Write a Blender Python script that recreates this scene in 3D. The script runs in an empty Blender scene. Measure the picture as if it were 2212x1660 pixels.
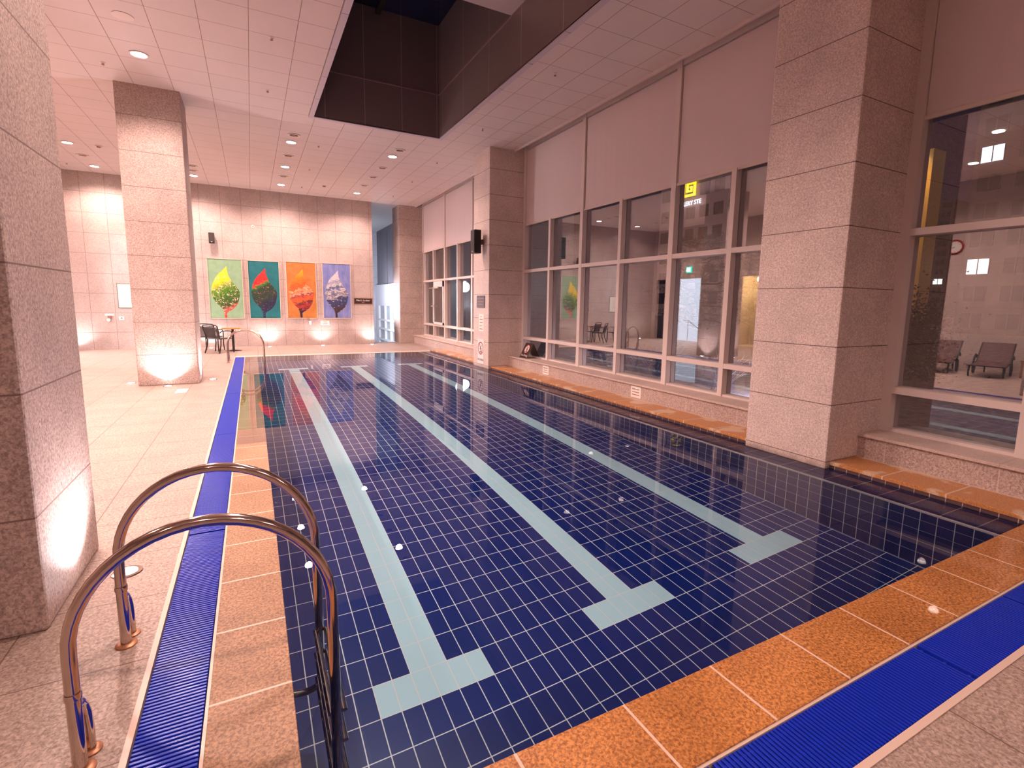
import bpy, bmesh, math, random
from mathutils import Vector, Matrix
random.seed(7)
sc = bpy.context.scene
col = sc.collection
PI = math.pi
def R_(d): return math.radians(d)

# ------------------------------------------------------------------ node helpers
class NT:
    def __init__(s, name):
        s.m = bpy.data.materials.new(name); s.m.use_nodes = True
        s.t = s.m.node_tree; s.t.nodes.clear()
        s.out = s.t.nodes.new('ShaderNodeOutputMaterial')
    def n(s, kind, **kw):
        nd = s.t.nodes.new('ShaderNode' + kind)
        for k, v in kw.items(): setattr(nd, k, v)
        return nd
    def l(s, a, b): s.t.links.new(a, b)
    def put(s, sock, v):
        if hasattr(v, 'links') or isinstance(v, bpy.types.NodeSocket): s.l(v, sock)
        else: sock.default_value = v
    def math(s, op, a, b=None, c=None):
        nd = s.n('Math', operation=op)
        s.put(nd.inputs[0], a)
        if b is not None: s.put(nd.inputs[1], b)
        if c is not None: s.put(nd.inputs[2], c)
        return nd.outputs[0]
    def mix(s, f, a, b):
        nd = s.n('Mix', data_type='RGBA')
        s.put(nd.inputs[0], f); s.put(nd.inputs[6], a); s.put(nd.inputs[7], b)
        return nd.outputs[2]
    def coords(s):
        tc = s.n('TexCoord'); sep = s.n('SeparateXYZ'); s.l(tc.outputs['Object'], sep.inputs[0])
        return tc.outputs['Object'], sep.outputs
    def noise(s, vec, scale, detail=3, rough=.6, dist=0.):
        nd = s.n('TexNoise'); s.l(vec, nd.inputs['Vector'])
        nd.inputs['Scale'].default_value = scale; nd.inputs['Detail'].default_value = detail
        nd.inputs['Roughness'].default_value = rough; nd.inputs['Distortion'].default_value = dist
        return nd.outputs[0]
    def ramp(s, f, stops, const=False):
        nd = s.n('ValToRGB'); cr = nd.color_ramp
        if const: cr.interpolation = 'CONSTANT'
        while len(cr.elements) > 1: cr.elements.remove(cr.elements[-1])
        cr.elements[0].position = stops[0][0]; cr.elements[0].color = c4(stops[0][1])
        for p, c in stops[1:]:
            e = cr.elements.new(p); e.color = c4(c)
        s.l(f, nd.inputs[0]); return nd.outputs[0]
    def lines(s, xyz, grids, width):
        r = None
        for ax, pitch, off in grids:
            v = s.math('FRACT', s.math('DIVIDE', s.math('SUBTRACT', xyz[ax], off - 50 * pitch), pitch))
            d = s.math('ABSOLUTE', s.math('SUBTRACT', v, .5))
            g = s.math('GREATER_THAN', d, .5 - width / pitch / 2)
            r = g if r is None else s.math('MAXIMUM', r, g)
        return r
    def bsdf(s, color, rough=.5, metal=0., bump=None, bdist=.002, **kw):
        p = s.n('BsdfPrincipled')
        s.put(p.inputs['Base Color'], c4(color) if isinstance(color, tuple) else color)
        s.put(p.inputs['Roughness'], rough); p.inputs['Metallic'].default_value = metal
        for k, v in kw.items(): s.put(p.inputs[k.replace('_', ' ')], v)
        if bump is not None:
            b = s.n('Bump'); b.inputs['Distance'].default_value = bdist; b.inputs['Strength'].default_value = 1.
            s.l(bump, b.inputs['Height']); s.l(b.outputs[0], p.inputs['Normal'])
        s.l(p.outputs[0], s.out.inputs[0]); return s.m
def c4(c): return tuple(c) + (1.,) if len(c) == 3 else tuple(c)
def flat(name, c, rough=.5, metal=0., **kw): return NT(name).bsdf(tuple(c), rough, metal, **kw)
def emit(name, c, st):
    t = NT(name); e = t.n('Emission'); e.inputs[0].default_value = c4(c); e.inputs[1].default_value = st
    t.l(e.outputs[0], t.out.inputs[0]); return t.m
def stone(name, a, b, grids=(), lw=.006, lc=(.25, .17, .14), sc=70., rough=.55, bump=.0015, stain=None, spec=None, **kw):
    t = NT(name); vec, xyz = t.coords()
    n1 = t.noise(vec, sc, 4, .7, .6); n2 = t.noise(vec, 2.2, 3, .55)
    colr = t.ramp(n1, [(.36, a), (.5, tuple(.5 * (p + q) for p, q in zip(a, b))), (.62, b)])
    shade = t.ramp(n2, [(.3, (.88, .88, .88)), (.7, (1.06, 1.05, 1.04))])
    mx = t.n('Mix', data_type='RGBA', blend_type='MULTIPLY'); mx.inputs[0].default_value = 1.
    t.l(colr, mx.inputs[6]); t.l(shade, mx.inputs[7]); c = mx.outputs[2]
    if stain:
        z0, z1, sc_ = stain
        w = t.math('ADD', xyz[2], t.math('MULTIPLY', t.noise(vec, 5., 3), .12))
        f = t.n('MapRange'); t.l(w, f.inputs[0]); f.inputs[1].default_value = z0; f.inputs[2].default_value = z1
        f.inputs[3].default_value = 1.; f.inputs[4].default_value = 0.
        c = t.mix(f.outputs[0], c, c4(sc_))
    if grids:
        g = t.lines(xyz, grids, lw); c = t.mix(g, c, c4(lc))
        h = t.math('SUBTRACT', n1, t.math('MULTIPLY', g, .8))
    else: h = n1
    return t.bsdf(c, rough, 0., bump=h, bdist=bump, **kw)

# ------------------------------------------------------------------ mesh helpers
class MB:
    def __init__(s): s.b = bmesh.new()
    def box(s, x0, x1, y0, y1, z0, z1, bev=0., mat=None):
        r = bmesh.ops.create_cube(s.b, size=1.)
        vs = r['verts']
        for v in vs:
            v.co = Vector(((x0 + x1) / 2 + v.co.x * (x1 - x0), (y0 + y1) / 2 + v.co.y * (y1 - y0), (z0 + z1) / 2 + v.co.z * (z1 - z0)))
        if bev > 0:
            es = list({e for v in vs for e in v.link_edges})
            bmesh.ops.bevel(s.b, geom=es, offset=bev, segments=2, affect='EDGES', profile=.6)
        if mat is not None:
            for v in vs:
                if v.is_valid: v.co = mat @ v.co
        return s
    def obox(s, M, sx, sy, sz, bev=0.):
        r = bmesh.ops.create_cube(s.b, size=1.); vs = list(r['verts'])
        for v in vs: v.co = Vector((v.co.x * sx, v.co.y * sy, v.co.z * sz))
        if bev > 0:
            es = list({e for v in vs for e in v.link_edges})
            q = bmesh.ops.bevel(s.b, geom=es, offset=bev, segments=2, affect='EDGES', profile=.6)
            vs = list({v for f in q['faces'] for v in f.verts} | {v for v in vs if v.is_valid})
        for v in vs: v.co = M @ v.co
        return s
    def cyl(s, c, r, h, axis='Z', r2=None, seg=24):
        M = Matrix.Translation(Vector(c))
        if axis == 'X': M = M @ Matrix.Rotation(PI / 2, 4, 'Y')
        if axis == 'Y': M = M @ Matrix.Rotation(PI / 2, 4, 'X')
        bmesh.ops.create_cone(s.b, cap_ends=True, segments=seg, radius1=r, radius2=r if r2 is None else r2, depth=h, matrix=M)
        return s
    def sph(s, c, r, sx=1, sy=1, sz=1, sub=2):
        M = Matrix.Translation(Vector(c)) @ Matrix.Diagonal((sx, sy, sz, 1))
        bmesh.ops.create_icosphere(s.b, subdivisions=sub, radius=r, matrix=M); return s
    def tube(s, pts, r, seg=12, caps=True, radii=None):
        pts = [Vector(p) for p in pts]; n = len(pts); rings = []
        up = None
        for i, p in enumerate(pts):
            d = (pts[min(i + 1, n - 1)] - pts[max(i - 1, 0)]).normalized()
            if up is None:
                up = Vector((0, 0, 1)) if abs(d.z) < .9 else Vector((0, 1, 0))
            u = d.cross(up)
            if u.length < 1e-4: u = d.cross(Vector((1, 0, 0)))
            u.normalize(); w = u.cross(d).normalized(); up = w
            rr = radii[i] if radii else r
            rings.append([s.b.verts.new(p + rr * (math.cos(2 * PI * k / seg) * u + math.sin(2 * PI * k / seg) * w)) for k in range(seg)])
        for a, b in zip(rings, rings[1:]):
            for k in range(seg): s.b.faces.new((a[k], a[(k + 1) % seg], b[(k + 1) % seg], b[k]))
        if caps:
            s.b.faces.new(rings[0][::-1]); s.b.faces.new(rings[-1])
        return s
    def prism(s, pts, M, d):
        a = [s.b.verts.new(M @ Vector((p[0], p[1], 0))) for p in pts]
        b = [s.b.verts.new(M @ Vector((p[0], p[1], d))) for p in pts]
        s.b.faces.new(a[::-1]); s.b.faces.new(b)
        n = len(pts)
        for i in range(n): s.b.faces.new((a[i], a[(i + 1) % n], b[(i + 1) % n], b[i]))
        return s
    def quad(s, *p): s.b.faces.new([s.b.verts.new(Vector(q)) for q in p]); return s
    def lathe(s, prof, c=(0, 0, 0), seg=28):
        rings = []
        for r, z in prof:
            rings.append([s.b.verts.new((c[0] + r * math.cos(2 * PI * k / seg), c[1] + r * math.sin(2 * PI * k / seg), c[2] + z)) for k in range(seg)])
        for a, b in zip(rings, rings[1:]):
            for k in range(seg): s.b.faces.new((a[k], a[(k + 1) % seg], b[(k + 1) % seg], b[k]))
        s.b.faces.new(rings[0][::-1]); s.b.faces.new(rings[-1]); return s
    def add_mesh(s, me, M):
        k = len(s.b.verts); s.b.from_mesh(me); s.b.verts.ensure_lookup_table()
        for v in s.b.verts[k:]: v.co = M @ v.co
        return s
    def build(s, name, mat, parent=None, smooth=False, local=True, recalc=True):
        if recalc: bmesh.ops.recalc_face_normals(s.b, faces=s.b.faces)
        me = bpy.data.meshes.new(name); s.b.to_mesh(me); s.b.free()
        for m in (mat if isinstance(mat, (list, tuple)) else [mat]): me.materials.append(m)
        if smooth:
            for p in me.polygons: p.use_smooth = True
            try: me.set_sharp_from_angle(angle=R_(38))
            except Exception: pass
        o = bpy.data.objects.new(name, me); col.objects.link(o)
        if parent: o.parent = parent
        return o
def tag(o, label, cat, group=None, kind=None):
    o['label'] = label; o['category'] = cat
    if group: o['group'] = group
    if kind: o['kind'] = kind
    return o
def thing(name, label, cat, loc=(0, 0, 0), rz=0., group=None):
    o = bpy.data.objects.new(name, None); col.objects.link(o); o.location = loc; o.rotation_euler = (0, 0, rz)
    o.empty_display_size = .1
    return tag(o, label, cat, group)
def struct(name, mb, mat, **kw):
    o = mb.build(name, mat, **kw)
    if o.parent is None: o['kind'] = 'structure'
    return o
def copy_tree(o, parent=None):
    c = o.copy(); col.objects.link(c); c.parent = parent
    for ch in list(o.children): copy_tree(ch, c)
    return c
def textmesh(body, size, ext=.0008, align='CENTER', sx=1.):
    cu = bpy.data.curves.new('lettering', 'FONT'); cu.body = body; cu.size = size; cu.extrude = ext
    cu.align_x = align; cu.align_y = 'CENTER'; cu.resolution_u = 2
    ob = bpy.data.objects.new('lettering', cu)
    me = bpy.data.meshes.new_from_object(ob)
    bpy.data.objects.remove(ob); bpy.data.curves.remove(cu)
    if sx != 1.:
        for v in me.vertices: v.co.x *= sx
    return me
def frame(o, right, up):
    r = Vector(right).normalized(); u = Vector(up).normalized(); n = r.cross(u)
    M = Matrix((r, u, n)).transposed().to_4x4(); M.translation = Vector(o); return M
def spot(name, loc, to, w, c, ang, blend=.5, rad=.06):
    l = bpy.data.lights.new(name, 'SPOT'); l.energy = w; l.color = c; l.spot_size = R_(ang); l.spot_blend = blend; l.shadow_soft_size = rad
    if name == 'downlight_lamp': l.cycles.is_caustics_light = True
    o = bpy.data.objects.new(name, l); col.objects.link(o); o.location = loc
    d = Vector(to) - Vector(loc); o.rotation_euler = d.to_track_quat('-Z', 'Y').to_euler(); return o
def point(name, loc, w, c, rad=.1):
    l = bpy.data.lights.new(name, 'POINT'); l.energy = w; l.color = c; l.shadow_soft_size = rad
    o = bpy.data.objects.new(name, l); col.objects.link(o); o.location = loc; return o
ORD = ['', 'first', 'second', 'third', 'fourth', 'fifth', 'sixth', 'seventh', 'eighth', 'ninth']

# ------------------------------------------------------------------ constants (metres)
ZC = 5.265; YB = 18.3; XL = -5.8; YF = -7.5
WZ = -.001; PD = -1.2; PXW = 4.70; PY1 = 14.68
GX = 6.05; FX = 5.95
WARM = (1., .705, .63); PINK = (1., .84, .86)

# ------------------------------------------------------------------ materials
M = {}
ST_A, ST_B = (.28, .195, .17), (.62, .48, .43)
M['wall'] = stone('granite_wall', (.385, .285, .255), (.53, .42, .385), [(0, .594, .358), (2, .595, .53)], .009, (.22, .15, .13), 55., bump=.0012)
M['wall_side'] = stone('granite_side_wall', (.385, .285, .255), (.53, .42, .385), [(1, .595, .3), (2, .595, .53)], .009, (.36, .25, .22), 55., bump=.0012)
M['column'] = stone('granite_column', ST_A, ST_B, [(2, .596, .575)], .009, (.2, .13, .11), 62., bump=.002)
M['column_wet_lit'] = stone('granite_pool_column_lit', (.50, .365, .33), (.84, .68, .62), [(2, .589, .656)], .009, (.2, .13, .11), 62., bump=.002, stain=(.02, .13, (.17, .115, .095)))  # same granite, colour raised in place of missing light; damp stain at foot
M['plinth'] = stone('granite_plinth', (.30, .20, .175), (.64, .50, .45), [(1, .9, .33)], .008, (.62, .48, .42), 60., bump=.003)
M['sill'] = stone('granite_sill', (.52, .38, .33), (.68, .53, .47), [(1, 1.243, .33)], .006, (.4, .28, .24), 60., bump=.001)
M['deck'] = stone('granite_deck', (.20, .137, .113), (.49, .365, .31), [(0, .585, -1.14), (1, .59, 2.37)], .007, (.15, .09, .07), 66., .5, bump=.0015)
def coping_mat(name, a, b, gr, rough, coat, lc=(.66, .47, .37)):
    t = NT(name); vec, xyz = t.coords()
    n1 = t.noise(vec, 75., 4, .7, .5); n2 = t.noise(vec, 1.7, 3, .6)
    c = t.ramp(n1, [(.39, a), (.5, tuple(.5 * (p + q) for p, q in zip(a, b))), (.60, b)])
    sh = t.ramp(n2, [(.35, (.82, .78, .72)), (.65, (1.08, 1.08, 1.1))])
    mx = t.n('Mix', data_type='RGBA', blend_type='MULTIPLY'); mx.inputs[0].default_value = 1.
    t.l(c, mx.inputs[6]); t.l(sh, mx.inputs[7])
    g = t.lines(xyz, gr, .012)
    cc = t.mix(g, mx.outputs[2], c4(lc))
    return t.bsdf(cc, rough, 0., bump=t.math('SUBTRACT', n1, t.math('MULTIPLY', g, .5)), bdist=.0012, Coat_Weight=coat, Coat_Roughness=.02, Coat_IOR=1.45)
M['cop_left'] = coping_mat('sandstone_coping_damp', (.17, .076, .032), (.44, .235, .118), [(1, .5, .2455)], .5, .25)
M['cop_front'] = coping_mat('sandstone_coping_wet', (.24, .08, .018), (.60, .25, .068), [(0, .5, .19)], .42, .5)
def right_coping():
    t = NT('sandstone_coping_patchy'); vec, xyz = t.coords()
    n1 = t.noise(vec, 75., 4, .7, .5); n2 = t.noise(vec, 2.6, 2, .5)
    wet = t.ramp(n1, [(.36, (.33, .12, .035)), (.64, (.62, .27, .085))])
    dry = t.ramp(n1, [(.36, (.5, .31, .18)), (.64, (.72, .49, .32))])
    far = t.math('ADD', n2, t.math('MULTIPLY', xyz[0], .0))
    f = t.ramp(far, [(.56, (0, 0, 0)), (.6, (1, 1, 1))])
    c = t.mix(f, wet, dry)
    g = t.lines(xyz, [(1, .5, 1.0)], .014)
    e = t.math('GREATER_THAN', xyz[0], 5.545)
    c = t.mix(t.math('MAXIMUM', g, e), c, c4((.66, .47, .37)))
    return t.bsdf(c, .45, 0., bump=n1, bdist=.001, Coat_Weight=.4, Coat_Roughness=.05, Coat_IOR=1.33)
M['cop_right'] = right_coping()
M['cop_edge'] = flat('sandstone_edge', (.30, .13, .05), .5)
M['drain_edge'] = flat('gutter_edge_strip', (.62, .46, .38), .35)
M['grate'] = flat('blue_plastic', (.006, .026, .42), .3, Coat_Weight=.1, Coat_Roughness=.15, Specular_IOR_Level=.3)
M['gutter'] = flat('gutter_dark', (.006, .008, .03), .5)
def tiles(name, gr, tile, lane=False, lw=.0062, gc=(.95, .92, .88)):
    t = NT(name); vec, xyz = t.coords()
    n2 = t.noise(vec, 1.3, 2)
    c = t.mix(n2, c4(tuple(.85 * q for q in tile)), c4(tuple(1.15 * q for q in tile)))
    if lane:
        msk = None
        for x0 in (.458, 1.987, 3.55):
            a = t.math('MULTIPLY', t.math('GREATER_THAN', xyz[0], x0 + .235), t.math('LESS_THAN', xyz[0], x0 + .470))
            a = t.math('MULTIPLY', a, t.math('MULTIPLY', t.math('GREATER_THAN', xyz[1], 1.175), t.math('LESS_THAN', xyz[1], 12.97)))
            b = t.math('MULTIPLY', t.math('GREATER_THAN', xyz[0], x0), t.math('LESS_THAN', xyz[0], x0 + .705))
            e1 = t.math('MULTIPLY', t.math('GREATER_THAN', xyz[1], 1.175), t.math('LESS_THAN', xyz[1], 1.41))
            e2 = t.math('MULTIPLY', t.math('GREATER_THAN', xyz[1], 12.735), t.math('LESS_THAN', xyz[1], 12.97))
            a = t.math('MAXIMUM', a, t.math('MULTIPLY', b, t.math('MAXIMUM', e1, e2)))
            msk = a if msk is None else t.math('MAXIMUM', msk, a)
        c = t.mix(msk, c, c4((.64, .90, .95)))
    g = t.lines(xyz, gr, lw)
    c = t.mix(g, c, c4(gc))
    return t.bsdf(c, .3)
NAVY = (.001, .018, .18)
M['pool_floor'] = tiles('pool_floor_tile', [(0, .1175, .458), (1, .235, 1.175)], NAVY, True)
M['pool_wy'] = tiles('pool_end_wall_tile', [(0, .1175, .458), (2, .235, -1.2)], NAVY)
M['pool_wx'] = tiles('pool_side_wall_tile', [(1, .1175, 1.087), (2, .235, -1.2)], NAVY)
M['ledge'] = tiles('pool_ledge_tile', [(1, .235, 1.087)], (.02, .018, .13), gc=(.5, .42, .42))
M['riser'] = tiles('pool_riser_tile', [(1, .1175, 1.087)], (.10, .055, .06), gc=(.55, .42, .38))
M['nosing'] = flat('pool_nosing_white', (.78, .72, .68), .35)
def water():
    t = NT('pool_water'); vec, xyz = t.coords()
    b = t.n('Bump'); b.inputs['Distance'].default_value = .0006; b.inputs['Strength'].default_value = .12
    t.l(t.noise(vec, 3.5, 2, .5), b.inputs['Height'])
    f = t.n('Fresnel'); f.inputs[0].default_value = 1.333
    rf = t.n('BsdfRefraction'); rf.inputs['Color'].default_value = (.84, .955, 1., 1); rf.inputs['Roughness'].default_value = 0.; rf.inputs['IOR'].default_value = 1.333
    gl = t.n('BsdfGlossy'); gl.inputs['Roughness'].default_value = 0.; t.l(b.outputs[0], gl.inputs['Normal'])
    mx = t.n('MixShader'); t.l(f.outputs[0], mx.inputs[0]); t.l(rf.outputs[0], mx.inputs[1]); t.l(gl.outputs[0], mx.inputs[2])
    t.l(mx.outputs[0], t.out.inputs[0]); return t.m
M['water'] = water()
def glass(name, r0, tint=(1, 1, 1)):
    t = NT(name); ge = t.n('NewGeometry'); dp = t.n('VectorMath', operation='DOT_PRODUCT')
    t.l(ge.outputs['Incoming'], dp.inputs[0]); t.l(ge.outputs['Normal'], dp.inputs[1])
    k = t.math('POWER', t.math('SUBTRACT', 1., t.math('ABSOLUTE', dp.outputs['Value'])), 5.)
    fac = t.math('ADD', r0, t.math('MULTIPLY', k, 1. - r0))
    tr = t.n('BsdfTransparent'); tr.inputs[0].default_value = c4(tint)
    gl = t.n('BsdfGlossy'); gl.inputs['Roughness'].default_value = .0
    mx = t.n('MixShader'); t.l(fac, mx.inputs[0]); t.l(tr.outputs[0], mx.inputs[1]); t.l(gl.outputs[0], mx.inputs[2])
    t.l(mx.outputs[0], t.out.inputs[0]); return t.m
M['glass'] = glass('coated_window_glass', .22, (.95, .95, .97))
M['frame'] = flat('beige_aluminium', (.74, .61, .565), .42)
M['frame_white'] = flat('white_aluminium', (.78, .75, .76), .4)
M['ceiling'] = None
def ceiling_mat():
    t = NT('ceiling_panels'); vec, xyz = t.coords()
    n = t.noise(vec, 1.2, 2)
    c = t.mix(n, c4((.66, .545, .515)), c4((.72, .60, .57)))
    g = t.lines(xyz, [(0, .584, .065), (1, .607, 6.93)], .009)
    c = t.mix(g, c, c4((.32, .22, .19)))
    return t.bsdf(c, .55, bump=t.math('SUBTRACT', 1., g), bdist=.004)
M['ceiling'] = ceiling_mat()
M['ceil_trim'] = flat('ceiling_edge_trim', (.66, .53, .50), .3)
M['lilac_trim'] = flat('skylight_flange', (.55, .47, .52), .4)
def shaft(name, gr):
    t = NT(name); vec, xyz = t.coords()
    g = t.lines(xyz, gr, .012)
    c = t.mix(g, c4((.20, .148, .148)), c4((.46, .34, .33)))
    return t.bsdf(c, .38)
M['shaft_y'] = shaft('skylight_panels_end', [(0, .78, 2.2)])
M['shaft_x'] = shaft('skylight_panels_side', [(1, 1.22, 9.7)])
M['night_glass'] = flat('skylight_glass', (.012, .014, .045), .1)
M['black'] = flat('black_plastic', (.012, .010, .010), .45)
M['grille'] = flat('speaker_grille', (.035, .022, .02), .7)
M['steel'] = flat('polished_steel', (.60, .49, .43), .12, 1.)
M['rusty'] = flat('rusty_steel', (.42, .19, .10), .4, .6)
M['fabric'] = None
def fabric():
    t = NT('blind_fabric'); vec, xyz = t.coords()
    n = t.noise(vec, 260., 2); c = t.mix(n, c4((.70, .555, .545)), c4((.78, .63, .615)))
    return t.bsdf(c, .8, bump=n, bdist=.0004)
M['fabric'] = fabric()
M['rail'] = flat('blind_rail', (.72, .56, .49), .4)
M['white'] = flat('white_print', (.80, .74, .70), .5)
M['paper'] = flat('cream_paper', (.82, .76, .68), .6)
M['brown'] = flat('brown_sign_board', (.045, .018, .014), .35)
M['bronze'] = flat('bronze_edge', (.30, .17, .13), .35, .4)
M['ink'] = flat('black_ink', (.02, .016, .016), .5)
M['red'] = flat('red_ink', (.42, .03, .03), .5)
M['redtxt'] = flat('red_brown_ink', (.42, .14, .10), .5)
M['lamp'] = emit('lamp_lens', (1., .86, .76), 30.)
M['uplens'] = emit('uplight_lens', (1., .90, .92), 26.)
M['trimring'] = flat('lamp_trim', (.75, .62, .57), .35)
M['chair_frame'] = flat('dark_brown_frame', (.020, .010, .009), .4)
def mesh_fabric():
    t = NT('chair_mesh'); vec, xyz = t.coords()
    p = t.n('BsdfPrincipled'); p.inputs['Base Color'].default_value = (.035, .02, .018, 1); p.inputs['Roughness'].default_value = .7
    tr = t.n('BsdfTransparent'); mx = t.n('MixShader'); mx.inputs[0].default_value = .86
    t.l(tr.outputs[0], mx.inputs[1]); t.l(p.outputs[0], mx.inputs[2]); t.l(mx.outputs[0], t.out.inputs[0]); return t.m
M['chair_mesh'] = mesh_fabric()
M['orange_wood'] = flat('orange_tabletop', (.46, .17, .035), .35)
M['sling'] = flat('brown_sling', (.085, .03, .024), .6)
M['teak'] = flat('teak_wood', (.27, .13, .07), .5)
M['canvas_edge'] = flat('picture_frame', (.62, .47, .38), .4)
M['bark'] = flat('pine_bark', (.018, .013, .012), .9)
M['needles'] = flat('pine_needles', (.010, .012, .008), .9)
M['twig'] = flat('bare_twigs', (.06, .045, .045), .9)

# ------------------------------------------------------------------ the room
b = MB(); b.box(XL - .2, -.545, YF - .2, 18.95, -.12, 0.)
b.box(-.545, 9., YF - .2, -.607, -.12, 0.); b.box(-.545, 5.58, PY1 + .02, 18.95, -.12, 0.)
struct('floor', b, M['deck'])
b = MB(); b.box(XL - .2, 6.6, YB, YB + .2, -1.8, ZC + .3); wb = b
# notch away the corridor opening
wb.b.clear(); wb.box(XL - .2, 4.03, YB, YB + .3, -.1, ZC + .2)
struct('wall_back', wb, M['wall'])
# left wall with three openings
b = MB(); ys = [(YF, 12.2), (13.3, 15.1), (16.65, 17.45), (18.05, YB)]
for y0, y1 in ys: b.box(XL - .2, XL, y0, y1, 0, ZC + .2)
for y0, y1 in ((12.2, 13.3), (15.1, 16.65), (17.45, 18.05)): b.box(XL - .2, XL, y0, y1, 2.9, ZC + .2)
struct('wall_left', b, M['wall_side'])
b = MB(); b.box(XL - .2, 9., YF - .2, YF, 0, ZC + .2); struct('wall_front', b, M['wall'])
# recess behind the left-wall openings
b = MB()
b.box(XL - 2.2, XL - 2.1, 14.4, 17.2, 0, 3.2); b.box(XL - 2.2, XL - .2, 14.3, 14.4, 0, 3.2); b.box(XL - 2.2, XL - .2, 17.2, 17.3, 0, 3.2); b.box(XL - 2.2, XL - .2, 14.3, 17.3, 3.2, 3.3); b.box(XL - 2.2, XL - .2, 14.3, 17.3, -.12, 0)
struct('wall_passage', b, flat('passage_paint', (.75, .76, .80), .6))
b = MB()
b.box(XL - 1.4, XL - 1.3, 12.0, 13.6, 0, 3.2); b.box(XL - 1.4, XL - .2, 11.9, 12., 0, 3.2); b.box(XL - 1.4, XL - .2, 13.5, 13.6, 0, 3.2); b.box(XL - 1.4, XL - .2, 11.9, 13.6, 3.2, 3.3); b.box(XL - 1.4, XL - .2, 11.9, 13.6, -.12, 0)
struct('wall_alcove', b, flat('alcove_paint', (.72, .58, .42), .6))
b = MB(); b.box(XL - .9, XL - .8, 17.3, 18.3, 0, 3.); struct('doorway_shade_panel', b, flat('doorway_shade', (.02, .015, .015), .4))  # near-black panel stands in for the shade inside this opening

# ceiling with the skylight opening
SX0, SX1, SY0, SY1 = 1.20, 3.81, .6, 9.94
CE = 5.67
b = MB()
b.box(XL - .2, SX0 - .03, YF - .2, YB + .05, ZC, ZC + .15); b.box(SX1 + .03, CE, YF - .2, YB + .05, ZC, ZC + .15)
b.box(SX0 - .03, SX1 + .03, YF - .2, SY0 - .03, ZC, ZC + .15); b.box(SX0 - .03, SX1 + .03, SY1 + .03, YB + .05, ZC, ZC + .15)
struct('ceiling', b, M['ceiling'])
b = MB(); b.box(4.03, 6.3, YB + .05, 27.3, ZC, ZC + .15); struct('ceiling_corridor', b, flat('corridor_ceiling', (.55, .55, .58), .6))
b = MB(); b.box(CE, CE + .03, YF, YB, ZC - .045, ZC + .15); struct('trim_1', b, M['ceil_trim'])
b = MB(); b.box(CE + .03, 6.4, YF, YB, ZC + .13, ZC + .3); struct('ceiling_blind_pocket', b, M['ceil_trim'])
# skylight flange: plates with joints
b = MB(); fw = .095; g = .006
for i in range(9):
    y0 = SY0 + i * 1.04; y1 = min(SY1, y0 + 1.04)
    b.box(SX0 - .09, SX0 + .0, y0 + g, y1 - g, ZC - .02, ZC + .01); b.box(SX1, SX1 + .09, y0 + g, y1 - g, ZC - .02, ZC + .01)
b.box(SX0 - .09, SX1 + .09, SY1, SY1 + .1, ZC - .02, ZC + .01)
struct('trim_2', b, M['lilac_trim'])
ZM, ZT, YS = 6.17, 7.52, 6.37
b = MB(); b.box(SX0, SX1, SY1, SY1 + .1, ZC - .005, ZT + .1); b.box(SX0, SX1, SY0 - .1, SY0, ZC, ZM); struct('wall_skylight_end', b, M['shaft_y'])
b = MB(); b.box(SX1, SX1 + .1, SY0, SY1, ZC - .005, ZT + .1); b.box(SX0 - .1, SX0, SY0, SY1, ZC - .005, ZT + .1)
b.box(SX0, SX1, YS - .1, YS, ZM + .05, ZT + .1)
struct('wall_skylight_side', b, M['shaft_x'])
b = MB(); b.box(SX0, SX1, SY0, YS, ZM, ZM + .05); struct('ceiling_skylight_soffit', b, flat('soffit_panel', (.5, .41, .40), .5))
b = MB()
b.box(SX0, SX1, SY1 - .015, SY1, ZM - .012, ZM + .012); b.box(SX1 - .015, SX1, SY0, SY1, ZM - .012, ZM + .012); b.box(SX0, SX0 + .015, SY0, SY1, ZM - .012, ZM + .012)
struct('trim_3', b, flat('panel_joint_strip', (.30, .19, .175), .35))
w5 = struct('window_5', MB().box(SX0, SX1, YS, SY1, ZT + .06, ZT + .1), M['night_glass'])
b = MB()
for y in (7.5, 8.6): b.box(SX0, SX1, y - .05, y + .05, ZT - .05, ZT + .06)
b.box(2.45, 2.55, YS, SY1, ZT - .05, ZT + .06)
b.build('window_frame', M['black'], w5)

# columns
def column(name, x0, x1, y0, y1, mat, z0=0.):
    b = MB(); b.box(x0, x1, y0, y1, z0, ZC + .1, bev=.018); struct(name, b, mat, smooth=False)
CXL = -1.03
column('column_left_near', CXL - .95, CXL, 1.64, 2.585, M['column'])
column('column_left_far', CXL - .95, CXL, 9.90, 10.80, M['column'])
column('column_right_near', 5.03, 6.02, 1.495, 2.45, M['column_wet_lit'], -.1)
column('column_right_middle', 5.03, 6.02, 9.89, 10.84, M['column_wet_lit'], -.1)
column('column_right_far', 5.03, 6.02, 18.28, 19.25, M['column'])

# pool shell
b = MB(); b.box(0, PXW, 0, PY1, PD - .1, PD); struct('floor_pool', b, M['pool_floor'])
b = MB(); b.box(-.05, PXW + .05, -.1, 0, PD - .1, -.045); b.box(-.05, 5.6, PY1, PY1 + .1, PD - .1, -.03); struct('wall_pool_end', b, M['pool_wy'])
b = MB(); b.box(-.1, 0, -.1, PY1 + .1, PD - .1, -.045); b.box(PXW, PXW + .1, -.1, PY1 + .1, PD - .1, -.06); struct('wall_pool_side', b, M['pool_wx'])
b = MB(); b.box(PXW + .02, 5.2, -.3, PY1, -.10, -.035); struct('floor_pool_ledge', b, M['ledge'])
b = MB(); b.box(PXW - .004, PXW + .022, 0, PY1, -.062, -.026); struct('trim_4', b, M['nosing'])
b = MB(); b.box(5.105, 5.2, -.6, PY1 + .1, -.1, .04); struct('wall_pool_riser', b, M['riser'])
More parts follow.
